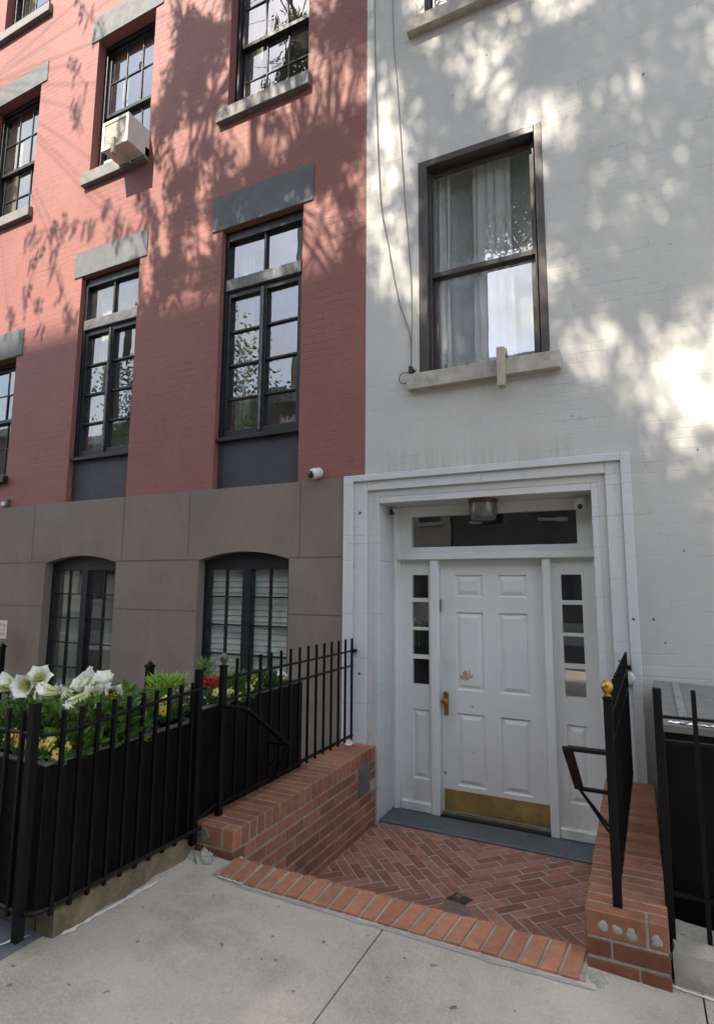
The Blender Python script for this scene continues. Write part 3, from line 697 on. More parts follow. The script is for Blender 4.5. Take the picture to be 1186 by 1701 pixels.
def sill(house, x0, x1, z0, z1, mat, y0=4.24, y1=4.45):
    m = MB(); n = 1
    m.mesh([(x0, y0, z0), (x1, y0, z0), (x1, y1, z0), (x0, y1, z0), (x0, y0, z1-.015), (x1, y0, z1-.015), (x1, y1, z1), (x0, y1, z1)], [(0, 3, 2, 1), (4, 5, 6, 7), (0, 1, 5, 4), (1, 2, 6, 5), (2, 3, 7, 6), (3, 0, 4, 7)])
    return wpart(m, 'sill', mat, house, bevel=.006)
sash(red, *UP[0], 3, 2, split=.46); sash(red, *UP[1], 3, 2, split=.47); sash(red, *UP[2], 3, 2, split=.47, gm='glass')
sash(red, -7.88, -6.86, 9.45, 11.2, 3, 2, gm='glass')
sash(red, FAR[0], FAR[1], 2.84, 4.372, 3, 2, split=.5, gm='glass')
sill(red, -3.775, -2.63, 6.405, 6.566, 'sillgrey'); sill(red, -5.875, -4.80, 6.36, 6.53, 'sillgrey'); sill(red, -7.99, -6.85, 6.28, 6.43, 'sillgrey'); sill(red, -7.98, -6.80, 9.30, 9.45, 'sillgrey')
sill(red, -7.95, -6.87, 2.74, 2.84, 'blackwood')
for x0, x1, z0, z1 in ((-5.93, -4.70, 8.402, 8.76), (-8.0, -6.775, 8.252, 8.56), (-8.0, -6.80, 4.374, 4.735), (-3.8, -2.55, 8.452, 8.8)):
    t = MB(); t.cbox(x0, x1, RY-.012, RY+.2, z0, z1, .006); wpart(t, 'lintel', 'lintel', red)
# arched casements in the stone base
for wi, (a, b2) in enumerate(AW+[(-8.4, -7.3)]):
    m = MB(); y0 = 4.385; mid = (a+b2)/2-.005
    top = arch(a, b2, 1.66, 1.745, 1.822)
    m.prism(top, y0, y0+.08)
    m.box(a, a+.045, y0, y0+.08, .30, 1.66); m.box(b2-.07, b2, y0, y0+.08, .30, 1.66); m.box(mid-.045, mid+.045, y0-.012, y0+.075, .34, 1.66); m.box(a+.045, mid-.045, y0+.001, y0+.079, .30, .36); m.box(mid+.045, b2-.07, y0+.001, y0+.079, .30, .36)
    f = wpart(m, 'window', 'blackwood', red, bevel=.003)
    mu = MB(); ps = []
    for s0, s1 in ((a+.045, mid-.045), (mid+.045, b2-.07)):
        c = (s0+s1)/2; mu.box(c-.009, c+.009, y0+.018, y0+.05, .36, 1.66)
        zr = [1.66, 1.40, 1.135, .865, .60, .36]
        for z in zr[1:-1]: mu.box(s0, s1, y0+.0185, y0+.0495, z-.008, z+.008)
        for k in range(5):
            ps += [(s0, c, zr[k+1], zr[k]), (c, s1, zr[k+1], zr[k])]
    subp(mu, f, 'muntins', 'blackwood')
    for p in ps: pane(*p, y0+.03, 'glass_lo' if wi == 0 else 'glass', f)
    subp(room(a, b2, .3, 1.8, 'room'), f)
    if wi == 0:
        bl = MB(); z = .36
        while z < 1.66:
            bl.face([(a+.03, 4.475, z), (b2-.05, 4.475, z), (b2-.05, 4.49, z+.05), (a+.03, 4.49, z+.05)]); bl.face([(a+.03, 4.49, z+.05), (b2-.05, 4.49, z+.05), (b2-.05, 4.475, z+.054), (a+.03, 4.475, z+.054)]); z += .054
        subp(bl, f, 'blind', 'blind')
    else:
        subp(curtain(a+.06, mid-.06, 4.495, .35, 1.62, 'drape', .012, 4, seed=3), f)
        subp(curtain(mid+.2, b2-.1, 4.50, .35, 1.62, 'drape', .012, 2, seed=6), f)

# ------------------------------------------------------------------ white house
wh = thing('white_row_house', 'row house of off-white painted brick with a stepped door surround', 'house', (1.5, 4.5, 0))
wwin = (-1.52, -.485, 3.262, 5.187); wup = (-1.52, -.485, 6.60, 8.5)
wl = slab('wall', 'white', [(-2.018, 2.30), (-1.95, 2.30), (-1.95, -.4), (5.9, -.4), (5.9, 12), (-2.018, 12)], [rect(-1.90, -.20, -.35, 2.25), rect(*wwin), rect(*wup), rect(1.3, 2.35, 3.26, 5.19), rect(1.3, 2.35, 6.6, 8.5)], YW, YW+.3); put(wl, wh)
b = MB(); b.box(-2.019, 5.9, 6.5, 12.5, 11.7, 12); put(b.build('roof', 'charcoal'), wh)
b = MB(); b.box(-1.95, 5.9, 6.4, 6.5, -.4, 12); put(b.build('rear_wall', 'white'), wh)
O = [(-2.2, .012, 2.44), (-2.11, -.05, 2.385), (-1.99, -.151, 2.305), (-1.89, -.248, 2.195)]
sm = MB(); zb = FZ-.02
ys = [(4.252, 4.40), (4.276, 4.42), (4.304, 4.62)]
for k in range(3):
    (xa, xb, zt), (ya, yb, zu) = O[k], O[k+1]; y0, y1 = ys[k]
    poly = [(xa, zb), (ya, zb), (ya, zu), (yb, zu), (yb, zb), (xb, zb), (xb, zt), (xa, zt)]
    sm.prism([(xa, zb), (ya, zb), (ya, zt), (xa, zt)], y0, y1); sm.prism([(yb, zb), (xb, zb), (xb, zt), (yb, zt)], y0, y1); sm.prism([(ya, zu), (yb, zu), (yb, zt), (ya, zt)], y0, y1)
so = wpart(sm, 'door_surround', 'surround', wh, bevel=.005)
# infill: casing, transom, sidelights
X0, X1 = -1.89, -.248; Y = 4.60
t = MB()
t.box(X0, X0+.022, 4.585, 4.66, FZ+.02, 2.194)
t.cbox(X0+.022, X0+.052, 4.57, 4.66, FZ+.02, 2.194, .004)
t.box(X0+.052, X0+.075, 4.59, 4.66, FZ+.02, 2.194)
wpart(t, 'door_casing', 'trim', wh); t = MB(); t.box(X1-.03, X1, 4.585, 4.66, FZ+.02, 2.194); wpart(t, 'door_jamb', 'trim', wh)
t = MB(); frame_ring(t, X0+.075, X1-.03, 1.785, 2.194, .10, 4.605, 4.66, wt=.09, wb=.055)
gx0, gx1, gz0, gz1 = -1.715, -.362, 1.842, 2.103
tr = wpart(t, 'transom_window', 'trim', wh, bevel=.003)
pane(gx0-.03, gx1+.03, gz0-.02, gz1+.02, 4.637, 'glass', tr)
t = MB(); t.cbox(X0+.052, X1-.001, 4.555, 4.66, 1.731, 1.785, .006); wpart(t, 'transom_bar', 'trim', wh)
t = MB(); t.cbox(-1.546, -1.476, 4.572, 4.68, FZ+.02, 1.731, .006); t.cbox(-.640, -.578, 4.572, 4.68, FZ+.02, 1.731, .006); wpart(t, 'mullion', 'trim', wh)
def rings(m, x0, x1, z0, z1, y, prof):
    "nested rectangles: prof = (inset, y offset); last one is capped"
    prev = None
    for ins, dy in prof:
        r = [(x0+ins, y+dy, z0+ins), (x1-ins, y+dy, z0+ins), (x1-ins, y+dy, z1-ins), (x0+ins, y+dy, z1-ins)]
        if prev: 
            for i in range(4): m.face([prev[i], prev[(i+1) % 4], r[(i+1) % 4], r[i]])
        prev = r
    m.face(prev)
PROF = [(0, 0), (.006, .012), (.016, .014), (.046, .002)]
def panelled(x0, x1, z0, z1, y, panels, thick=.04, holes=()):
    m = MB(); outer = rect(x0, x1, z0, z1); hs = [rect(*p) for p in panels]+[rect(*h) for h in holes]
    vs = [[Vector((a, b, 0)) for a, b in p] for p in [outer]+hs]; flat = [p for q in [outer]+hs for p in q]
    P = [(a, y, b) for a, b in flat]; F = []
    for a, b, c in tessellate_polygon(vs):
        A, B, C = flat[a], flat[b], flat[c]
        F.append((a, b, c) if (B[0]-A[0])*(C[1]-A[1])-(B[1]-A[1])*(C[0]-A[0]) > 0 else (a, c, b))
    m.mesh(P, F)
    for p in panels: rings(m, *p, y, PROF)
    for hx0, hx1, hz0, hz1 in holes:
        r = [(hx0, hz0), (hx1, hz0), (hx1, hz1), (hx0, hz1)]
        for i in range(4): (a, b), (c, d) = r[i], r[(i+1) % 4]; m.face([(a, y, b), (c, y, d), (c, y+thick, d), (a, y+thick, b)])
    for i in range(4): (a, b), (c, d) = outer[i], outer[(i+1) % 4]; m.face([(a, y, b), (a, y+thick, b), (c, y+thick, d), (c, y, d)])
    if not holes: m.face([(x0, y+thick, z0), (x0, y+thick, z1), (x1, y+thick, z1), (x1, y+thick, z0)])
    return m
pz = [(1.411, 1.605), (1.168, 1.378), (.941, 1.143), (.700, .907)]
for (x0, x1, g0, g1) in ((X0+.075, -1.546, -1.718, -1.572), (-.578, X1-.03, -.508, -.362)):
    pan = (x0+.03 if x0 < -1 else x0+.045, x1-.03 if x0 < -1 else x1-.04)
    m = panelled(x0, x1, FZ+.02, 1.731, 4.618, [(g0, g1, -.05, .50)], .04, [(g0, g1, a, b2) for a, b2 in pz])
    o = wpart(m, 'sidelight', 'trim', wh)
    for a, b2 in pz: pane(g0-.005, g1+.005, a-.005, b2+.005, 4.636, 'glass', o)
    bb = MB(); bb.cbox(x0, x1, 4.575, 4.619, FZ+.021, FZ+.10, .01); subp(bb, o, 'bottom_rail', 'trim')
cols = ((-1.350, -1.122), (-.998, -.770)); rws = ((1.425, 1.605), (.675, 1.300), (-.065, .495))
dm = panelled(-1.474, -.642, FZ+.045, 1.729, 4.650, [(a, b2, c, d) for a, b2 in cols for c, d in rws], .04)
door = wpart(dm, 'door', 'door', wh)
t = MB(); t.cbox(-1.462, -.652, 4.6465, 4.6495, -.262, -.100, .001); subp(t, door, 'kick_plate', 'brass_dull')
t = MB(); t.cbox(-1.474, -.642, 4.615, 4.70, FZ+.021, FZ+.046, .003); subp(t, door, 'threshold', 'threshold')
t = MB(); t.box(-1.476, -.640, 4.575, 4.60, FZ+.0221, FZ+.034); subp(t, door, 'door_seal', 'rubber')
t = MB()
t.lathe([(.004, 0), (.022, .002), (.024, .010), (.020, .014)], 18, Matrix.Translation((-1.437, 4.650, .632)) @ Matrix.Rotation(R(90), 4, 'X'))
t.cbox(-1.457, -1.417, 4.640, 4.651, .465, .655, .006)
t.tube([(-1.437, 4.645, .585), (-1.437, 4.615, .582)], .009, 10); t.lathe([(.006, 0), (.024, .004), (.028, .018), (.022, .032), (.006, .036)], 18, Matrix.Translation((-1.437, 4.622, .584)) @ Matrix.Rotation(R(90), 4, 'X'))
subp(t, door, 'handle', 'brass', smooth=False)
t = MB(); t.cbox(-1.4695, -1.4665, 4.62, 4.6495, 1.3, 1.4, .001); subp(t, door, 'hinge', 'brass_dull')
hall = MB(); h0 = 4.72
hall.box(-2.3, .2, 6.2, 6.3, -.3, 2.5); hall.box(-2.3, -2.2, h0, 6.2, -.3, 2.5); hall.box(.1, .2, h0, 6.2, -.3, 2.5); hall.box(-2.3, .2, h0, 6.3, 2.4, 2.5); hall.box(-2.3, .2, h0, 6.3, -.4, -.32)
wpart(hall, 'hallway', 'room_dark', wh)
t = MB(); t.box(-1.95, -.2, 4.60, 4.64, 2.196, 2.36); wpart(t, 'soffit_board', 'trim', wh)
# white house window
def white_window(a, b2, z0, z1, main=True):
    m = MB(); y = 4.335; yc = 4.293
    m.box(a, a+.075, yc, y+.14, z0, z1); m.box(b2-.06, b2, yc, y+.14, z0, z1); m.box(a+.075, b2-.06, yc+.001, y+.14, z1-.06, z1); m.box(a+.075, b2-.075, y+.02, y+.14, z0, z0+.02)
    m.box(a+.075, a+.09, y+.03, y+.13, z0+.02, z1-.075); m.box(b2-.09, b2-.075, y+.03, y+.13, z0+.02, z1-.075)
    f = wpart(m, 'window', 'bronze', wh, bevel=.004); zs = z0+(z1-z0)*.465
    for q0, q1, yy, nm in ((zs-.02, z1-.075, y+.055, 'upper_sash'), (z0+.02, zs+.02, y+.095, 'lower_sash')):
        s = MB(); frame_ring(s, a+.09, b2-.09, q0, q1, .024 if nm[0] == 'u' else .04, yy, yy+.035, wb=.045 if nm[0] == 'u' else .05, wt=.03 if nm[0] == 'u' else .045)
        subp(s, f, nm, 'bronze', bevel=.003)
        pane(a+.10, b2-.10, q0+.02, q1-.02, yy+.018, 'glass_w', f)
    rm = subp(room(a, b2, z0, z1, 'room'), f)
    subp(curtain(a+.08, a+.22, 4.50, z0, z1, 'curtain', .014, 2, seed=1), f)
    subp(curtain(a+.42, b2-.28, 4.50, z0, z1, 'curtain', .024, 4, seed=2), f); subp(curtain(a+.05, b2-.05, 4.58, z0, z1, 'sheer_back', .010, 5, seed=5), f)
    return f
M['glass_w'] = glass('white house window glass', .20, (.97, .98, .97))
white_window(*wwin); white_window(*wup); white_window(1.3, 2.35, 3.26, 5.19); white_window(1.3, 2.35, 6.6, 8.5)
sill(wh, -1.61, -.41, 3.115, 3.262, 'sillwhite', 4.225); sill(wh, -1.60, -.40, 6.455, 6.60, 'sillwhite', 4.225); sill(wh, 1.2, 2.45, 3.115, 3.26, 'sillwhite', 4.225); sill(wh, 1.2, 2.45, 6.455, 6.60, 'sillwhite', 4.225)
# things on the inner ledge of the white window
vs_ = thing('ornament', 'dark cut-out ornament inside the lower left corner of the white house window', 'ornament', (-1.3, 4.52, 3.29)); b = MB()
b.prism([(-1.38, 3.28), (-1.27, 3.28), (-1.29, 3.37), (-1.31, 3.33), (-1.325, 3.44), (-1.35, 3.38), (-1.37, 3.41)], 4.50, 4.512); b.prism([(-1.25, 3.28), (-1.17, 3.28), (-1.165, 3.385), (-1.2, 3.34), (-1.24, 3.36)], 4.50, 4.512)
put(b.build('ornament_body', simple('dark green card', (.05, .06, .05), .7)), vs_)

# ------------------------------------------------------------------ small fittings
def bracket(x, zt, zb, y0, y1, label):
    t = thing('window_bracket', label, 'bracket', (x, 4.2, zb), 'beige air conditioner support brackets')
    m = MB(); d = Vector((0, y1-y0, zb-zt)).normalized()
    m.tube([(x, y0, zt), (x+.008, y1, zb)], .030, 4); put(m.build('arm', 'bracket'), t)
    m = MB(); m.cbox(x-.026, x+.034, y1-.03, y1+.03, zb-.03, zb, .004); put(m.build('foot', 'bracket'), t)
    return t
t = thing('window_bracket', 'beige metal bracket hooked over the white house sill', 'bracket', (-.83, 4.2, 3.1))
m = MB(); m.cbox(-.862, -.800, 4.175, 4.222, 3.03, 3.325, .005); m.cbox(-.857, -.805, 4.16, 4.24, 3.012, 3.034, .003); put(m.build('arm', 'bracket'), t)
m = MB(); m.cbox(-.857, -.805, 4.222, 4.40, 3.268, 3.29, .003); m.mesh([(-.80, 4.223, 3.27), (-.80, 4.33, 3.27), (-.80, 4.223, 3.325), (-.793, 4.223, 3.27), (-.793, 4.33, 3.27), (-.793, 4.223, 3.325)], [(0, 1, 2), (5, 4, 3), (0, 3, 4, 1), (1, 4, 5, 2), (2, 5, 3, 0)]); put(m.build('hook', 'bracket'), t)
# air conditioner
ac = thing('air_conditioner', 'white window air conditioner in the red house upper window', 'air conditioner', (-5.0, 4.2, 6.38))
ax0, ax1, ay0, ay1, az0, az1 = -5.21, -4.80, 3.99, 4.50, 6.575, 6.93
dz_ = -.185
m = MB(); m.cbox(ax0, ax1, ay0+.03, ay1, az0+dz_+.01, az1+dz_, .008); put(m.build('case', 'ac_white'), ac)
m = MB(); frame_ring(m, ax0, ax1, az0+dz_, az1+dz_, .035, ay0, ay0+.0295)
z = az0+dz_+.045
while z < az1+dz_-.045: m.box(ax0+.035, ax1-.035, ay0+.008, ay0+.022, z, z+.010); z += .019
put(m.build('grille', 'ac_white', bevel=.002), ac)
m = MB(); m.box(ax0+.036, ax1-.036, ay0+.024, ay0+.0296, az0+dz_+.036, az1+dz_-.036); put(m.build('coil', 'ac_dark'), ac)
m = MB(); m.box(ax1+.001, ax1+.14, 4.425, 4.44, 6.56, az1+dz_+.02); m.box(ax0-.50, ax0-.001, 4.425, 4.44, 6.56, az1+dz_+.02); put(m.build('side_panel', simple('accordion panel', (.5, .5, .47), .6)), ac)
t = thing('window_bracket', 'beige arm propping up the air conditioner on its sill', 'bracket', (-5.0, 4.1, 6.3))
m = MB(); m.cbox(-5.03, -4.985, 3.97, 4.01, 6.30, 6.50, .004, None); put(m.build('arm', 'bracket'), t)
m = MB(); m.tube([(-5.008, 4.0, 6.32), (-5.008, 4.235, 6.37)], .018, 4); put(m.build('strut', 'bracket'), t)
# security camera on the red wall
sc = thing('security_camera', 'round white security camera on the red wall above the stone base', 'security camera', (-2.49, 4.2, 2.49))
Mx = Matrix.Translation((-2.475, 4.302, 2.50)) @ Matrix.Rotation(R(90), 4, 'X')
m = MB(); m.lathe([(.048, 0), (.05, .006), (.045, .026), (.03, .034)], 24, Mx); put(m.build('mount', 'plastic_white', smooth=True), sc)
ax = Vector((-.45, -.8, -.28)).normalized(); Q = ax.to_track_quat('Z', 'Y').to_matrix().to_4x4()
m = MB(); m.lathe([(.03, -.05), (.046, -.035), (.05, 0), (.047, .03), (.040, .038)], 24, Matrix.Translation((-2.478, 4.24, 2.485)) @ Q); put(m.build('housing', 'plastic_white', smooth=True), sc)
m = MB(); m.lathe([(.036, 0), (.034, .012), (.022, .022), (.004, .026)], 24, Matrix.Translation(Vector((-2.478, 4.24, 2.485))+ax*.036) @ Q); put(m.build('lens', 'plastic_dark', smooth=True), sc)
# ceiling light in the door recess
cl = thing('ceiling_light', 'ribbed glass ceiling light under the soffit over the white door', 'ceiling light', (-1.05, 4.44, 2.19))
m = MB(); m.lathe([(.10, .165), (.112, .17), (.116, .195), (.10, .196)], 28, Matrix.Translation((-1.05, 4.44, 2.0))); put(m.build('fitting', simple('brown fitting', (.10, .07, .05), .45, metal=.5), smooth=True), cl)
m = MB(); nn = 48; P = []
for k, (r, z) in enumerate(((.02, .025), (.085, .027), (.100, .045), (.106, .10), (.104, .164))):
    for i in range(nn): rr = r+(.003 if i % 2 else -.001)*(k > 1); P.append((-1.05+rr*math.cos(2*math.pi*i/nn), 4.44+rr*math.sin(2*math.pi*i/nn), 2.0+z))
m.mesh(P, [(k*nn+i, k*nn+(i+1) % nn, (k+1)*nn+(i+1) % nn, (k+1)*nn+i) for k in range(4) for i in range(nn)]+[tuple(range(nn-1, -1, -1))]); put(m.build('shade', 'frost', smooth=True), cl)
def mini_cam(x, y, z, r, lab, s=1, mat='plastic_white'):
    t = thing('security_camera', lab, 'security camera', (x, y, z)); m = MB()
    m.lathe([(r*.8, r*1.2), (r, r*1.0), (r, .0), (r*.8, -r*.5), (r*.3, -r*.8)], 18, Matrix.Translation((x, y, z))); put(m.build('housing', mat, smooth=True), t)
    m = MB(); m.lathe([(r*.45, 0), (r*.4, r*.3), (r*.1, r*.45)], 14, Matrix.Translation((x, y-r*.8, z-r*.35)) @ Matrix.Rotation(R(100), 4, 'X')); put(m.build('lens', 'plastic_dark', smooth=True), t)
mini_cam(-.335, 4.47, 2.115, .045, 'small grey dome camera at the right end of the door recess ceiling')
tl = thing('security_camera', 'tiny white bullet camera in the left top corner of the door recess', 'security camera', (-1.84, 4.5, 2.16))
m = MB(); m.cbox(-1.84, -1.79, 4.48, 4.53, 2.145, 2.17, .004); put(m.build('housing', 'plastic_white'), tl); m = MB(); m.cbox(-1.87, -1.842, 4.485, 4.525, 2.12, 2.165, .003); put(m.build('mount', 'plastic_dark'), tl)
# doorbell disc on the right of the surround
dk = thing('door_chime_disc', 'round white plastic disc on the right surround behind the railing', 'disc', (-.07, 4.26, .91)); m = MB()
m.lathe([(.045, 0), (.05, .003), (.048, .010), (.03, .014), (.004, .015)], 24, Matrix.Translation((-.080, 4.258, .915)) @ Matrix.Rotation(R(90), 4, 'X')); put(m.build('disc_cover', 'plastic_white', smooth=True), dk)
# outlet boxes far left
ob = thing('outlet_box', 'pair of small weatherproof boxes low on the red wall at the left edge', 'electric box', (-6.85, 4.28, 2.5))
m = MB(); m.cbox(-6.90, -6.83, 4.26, 4.302, 2.45, 2.50, .005); put(m.build('white_box', 'plastic_white'), ob); m = MB(); m.cbox(-6.825, -6.79, 4.265, 4.302, 2.45, 2.53, .004); put(m.build('grey_box', 'bar_grey'), ob)
# chips in the surround
for x, z, rr, yy, mt in ((-2.055, 2.115, .016, 4.276, simple('rust brown chip', (.26, .10, .05), .8)), (-2.05, .80, .012, 4.276, 'bar_grey'), (-.02, 1.30, .010, 4.252, 'bar_grey'), (-.12, 1.02, .008, 4.276, 'bar_grey')):
    m = MB(); m.rock((x, yy, z), (rr, .0025, rr*.9), x*31, 2, .9); put(m.build('paint_chip', mt), wh)
m = MB()
for x, z, rr in ((.10, 1.30, .008), (.30, 1.75, .006), (-.9, 5.98, .006), (-1.2, 5.72, .005), (.25, 5.3, .008), (.42, 2.42, .006), (.16, 1.15, .006), (-.35, 2.75, .005)): m.rock((x, 4.3, z), (rr, .003, rr*1.3), x*17, 2, .6)
put(m.build('paint_chip', 'bar_grey'), wh)
# cables
def cable(pts, r, mat, label):
    q = []; n = len(pts)
    P = [Vector(p) for p in pts]; P = [P[0]*2-P[1]]+P+[P[-1]*2-P[-2]]
    for i in range(1, len(P)-2):
        for k in range(10):
            t = k/10; a, b, c, d = P[i-1:i+3]
            q.append(.5*((2*b)+(c-a)*t+(2*a-5*b+4*c-d)*t*t+(3*b-a-3*c+d)*t**3))
    q.append(P[-2]); m = MB(); m.tube(q, r, 6); return tag(m.build('wall_cable', mat, smooth=True), label, 'cable')
cable([(-1.93, 4.285, 10), (-1.935, 4.285, 7.0), (-1.882, 4.286, 5.13), (-1.80, 4.286, 4.50), (-1.70, 4.288, 3.95), (-1.60, 4.287, 3.62), (-1.588, 4.28, 3.34)], .0045, 'cable', 'thin grey cable curving down the white wall nearest the red house')
cable([(-1.76, 4.286, 10), (-1.75, 4.286, 6.93), (-1.70, 4.287, 5.9), (-1.64, 4.287, 4.88), (-1.597, 4.288, 4.30), (-1.583, 4.287, 3.9), (-1.585, 4.28, 3.36)], .0035, 'cable', 'thin grey cable hanging straight beside the white house window')
cr = thing('cable_junction', 'small cable clamp with a looped wire left of the white house sill', 'cable clamp', (-1.6, 4.27, 3.28))
m = MB(); m.cbox(-1.605, -1.575, 4.255, 4.299, 3.27, 3.33, .004); m.cbox(-1.575, -1.555, 4.26, 4.299, 3.285, 3.30, .003); put(m.build('clamp', 'cable_dark'), cr)
m = MB(); m.tube([(-1.645+.048*math.cos(a/10*math.pi), 4.262+.01*math.sin(a/5), 3.235+.05*math.sin(a/10*math.pi)) for a in range(21)], .0038, 6); m.tube([(-1.60, 4.262, 3.26), (-1.585, 4.262, 3.31)], .004, 6); put(m.build('loop', 'cable_dark', smooth=True), cr)

# ------------------------------------------------------------------ railings
def inst(src, parent, loc):
    o = src.copy(); COL.objects.link(o); o.parent = parent; o.location = loc; return o
def picket_mesh(h, r=.0075, spike=False):
    m = MB(); m.box(-r, r, -r, r, 0, h); return m
def side_rail(xa, xb, mirror, label):
    "railing on a low brick wall: runs in depth from its finial post to the facade"
    y0, y1 = 2.62, 4.245; zt = .265
    t = thing('railing', label, 'railing', (xa, y0, zt), 'black railings on the low brick walls')
    X = lambda y: xa+(xb-xa)*(y-y0)/(y1-y0)
    m = MB(); m.cbox(-.017, .017, -.017, .017, 0, .785, .003); m.box(-.02, .02, -.02, .02, .785, .793); p = m.build('post', 'black', t)
    m = MB(); m.lathe([(.010, .793), (.016, .80), (.010, .806), (.016, .812), (.0235, .828), (.0235, .842), (.014, .858), (.003, .862)], 18)
    m.build('finial', 'brass' if mirror else 'black_shiny', p, smooth=True)
    for z, h in ((.985, .012), (.868, .012), (.325, .016)):
        m = MB(); 
        q = [(X(y0)-xa-.006, 0, z-zt), (X(y1)-xa-.006, y1-y0, z-zt)]
        m.mesh([(q[0][0], .017, q[0][2]-h/2), (q[0][0]+.018, .017, q[0][2]-h/2), (q[1][0]+.018, q[1][1], q[1][2]-h/2), (q[1][0], q[1][1], q[1][2]-h/2), (q[0][0], .017, q[0][2]+h/2), (q[0][0]+.018, .017, q[0][2]+h/2), (q[1][0]+.018, q[1][1], q[1][2]+h/2), (q[1][0], q[1][1], q[1][2]+h/2)], [(0, 3, 2, 1), (4, 5, 6, 7), (0, 1, 5, 4), (2, 3, 7, 6), (1, 2, 6, 5), (3, 0, 4, 7)])
        m.build('rail', 'black', t)
    m = MB(); m.box(X(y1)-xa-.01, X(y1)-xa+.03, y1-y0-.02, y1-y0+.03, .985-zt-.012, .985-zt+.012); m.build('wall_anchor', 'black', t)
    n = 14; src = None
    for k in range(n):
        y = y0+.118+k*(y1-y0-.13)/(n-1); loc = (X(y)-xa+.003, y-y0, .030)
        if src is None: src = picket_mesh(.79, .0072).build('picket', 'black', t); src.location = loc
        else: inst(src, t, loc)
    # bent handrail on the walkway side
    s = 1 if not mirror else -1; m = MB(); off = .165*s
    A = (0, .0, .573); B = (off, 0, .573); C = (off, .43, .285); D = (.01*s, .43, .285)
    def bar(a, b, w_=.020, h_=.007):
        a, b = Vector(a), Vector(b); d = (b-a).normalized(); sd = d.cross(Vector((0, 0, 1))).normalized(); uu = sd.cross(d)
        P = [e+sd*i*w_+uu*j*h_ for e in (a, b) for i, j in ((-1, -1), (1, -1), (1, 1), (-1, 1))]
        m.mesh(P, [(0, 1, 2, 3), (7, 6, 5, 4)]+[(i, i+4, (i+1) % 4+4, (i+1) % 4) for i in range(4)])
    bar(A, B); bar(B, C); bar(C, D, .012); m.build('handrail', 'black', t)
    m = MB(); m.tube([C, (.005*s, .50, .03)], .007, 5); m.tube([C, (.0, .40, .10)], .006, 5); m.build('handrail_strut', 'black', t)
    return t
M['black_shiny'] = simple('worn black finial', (.10, .10, .085), .3, var=.3)
side_rail(-2.10, -2.10, False, 'black picket railing with a dark ball finial on the left brick wall')
side_rail(-.125, -.082, True, 'black picket railing with a brass ball finial on the right brick wall')
# left fence round the planters
fn = thing('garden_fence', 'black steel fence with a rounded corner around the planters at left', 'fence', (-2.10, 1.55, .2))
cx, cy, cz = -2.10, 1.55, .2
def froute(z, r=.06):
    pts = [(-2.08, 2.455, z), (-2.095, 2.1, z), (-2.10, 1.55+r+.06, z)]
    for k in range(7): a = k/6*math.pi/2; pts.append((-2.10-r+r*math.cos(a), 1.55+r-r*math.sin(a), z))
    pts += [(-2.6, 1.548, z), (-4.4, 1.54, z)]; return pts
for z, r in ((.935, .009), (.262, .010)):
    m = MB(); pts = froute(z if z > .5 else z)
    m.tube([(p[0], p[1], p[2]+(.025*max(0, (p[1]-1.9))/.5 if z > .5 else .0)-(0.022 if p[1] < 1.7 and z > .5 else 0)) for p in pts], r, 6); put(m.build('rail', 'black'), fn)
src = None
ysd = [1.625+k*.083 for k in range(10)]
for i, y in enumerate(ysd):
    m = None; loc = (-2.10-cx+.003, y-cy, .235-cz)
    if src is None: src = picket_mesh(.765, .0075).build('picket', 'black', fn); src.location = loc
    else: inst(src, fn, loc)
for k in range(20):
    x = -2.235-k*.09-(.0); inst(src, fn, (x-cx, 1.548-cy, .235-cz))
m = MB(); m.box(-.016, .016, -.016, .016, -.07, .8); pst = m.build('post', 'black', fn); pst.location = (-2.165-cx, 1.545-cy, .235-cz)
pst2 = inst(pst, fn, (-2.10-cx+.0, 2.42-cy, .26-cz))
m = MB(); m.tube([(-2.1, 2.45, .30), (-2.1, 2.62, .33)], .008, 5); put(m.build('connector', 'black'), fn)
# right fence
rf = thing('garden_fence', 'black steel fence with square pickets at the right edge', 'fence', (.06, 2.72, .1))
m = MB(); m.cbox(-.018, .014, -.016, .016, .0, .995, .003); m.build('post', 'black', rf)
for z, h in ((.982, .010), (.886, .012), (.312, .014)):
    m = MB(); m.box(.0, 2.2, -.010, .010, z-.1-h/2, z-.1+h/2); m.build('rail', 'black', rf)
src = None
for k in range(17):
    loc = (.128+k*.122, 0.0, .05)
    if src is None: src = picket_mesh(.945, .0085).build('picket', 'black', rf); src.location = loc
    else: inst(src, rf, loc)
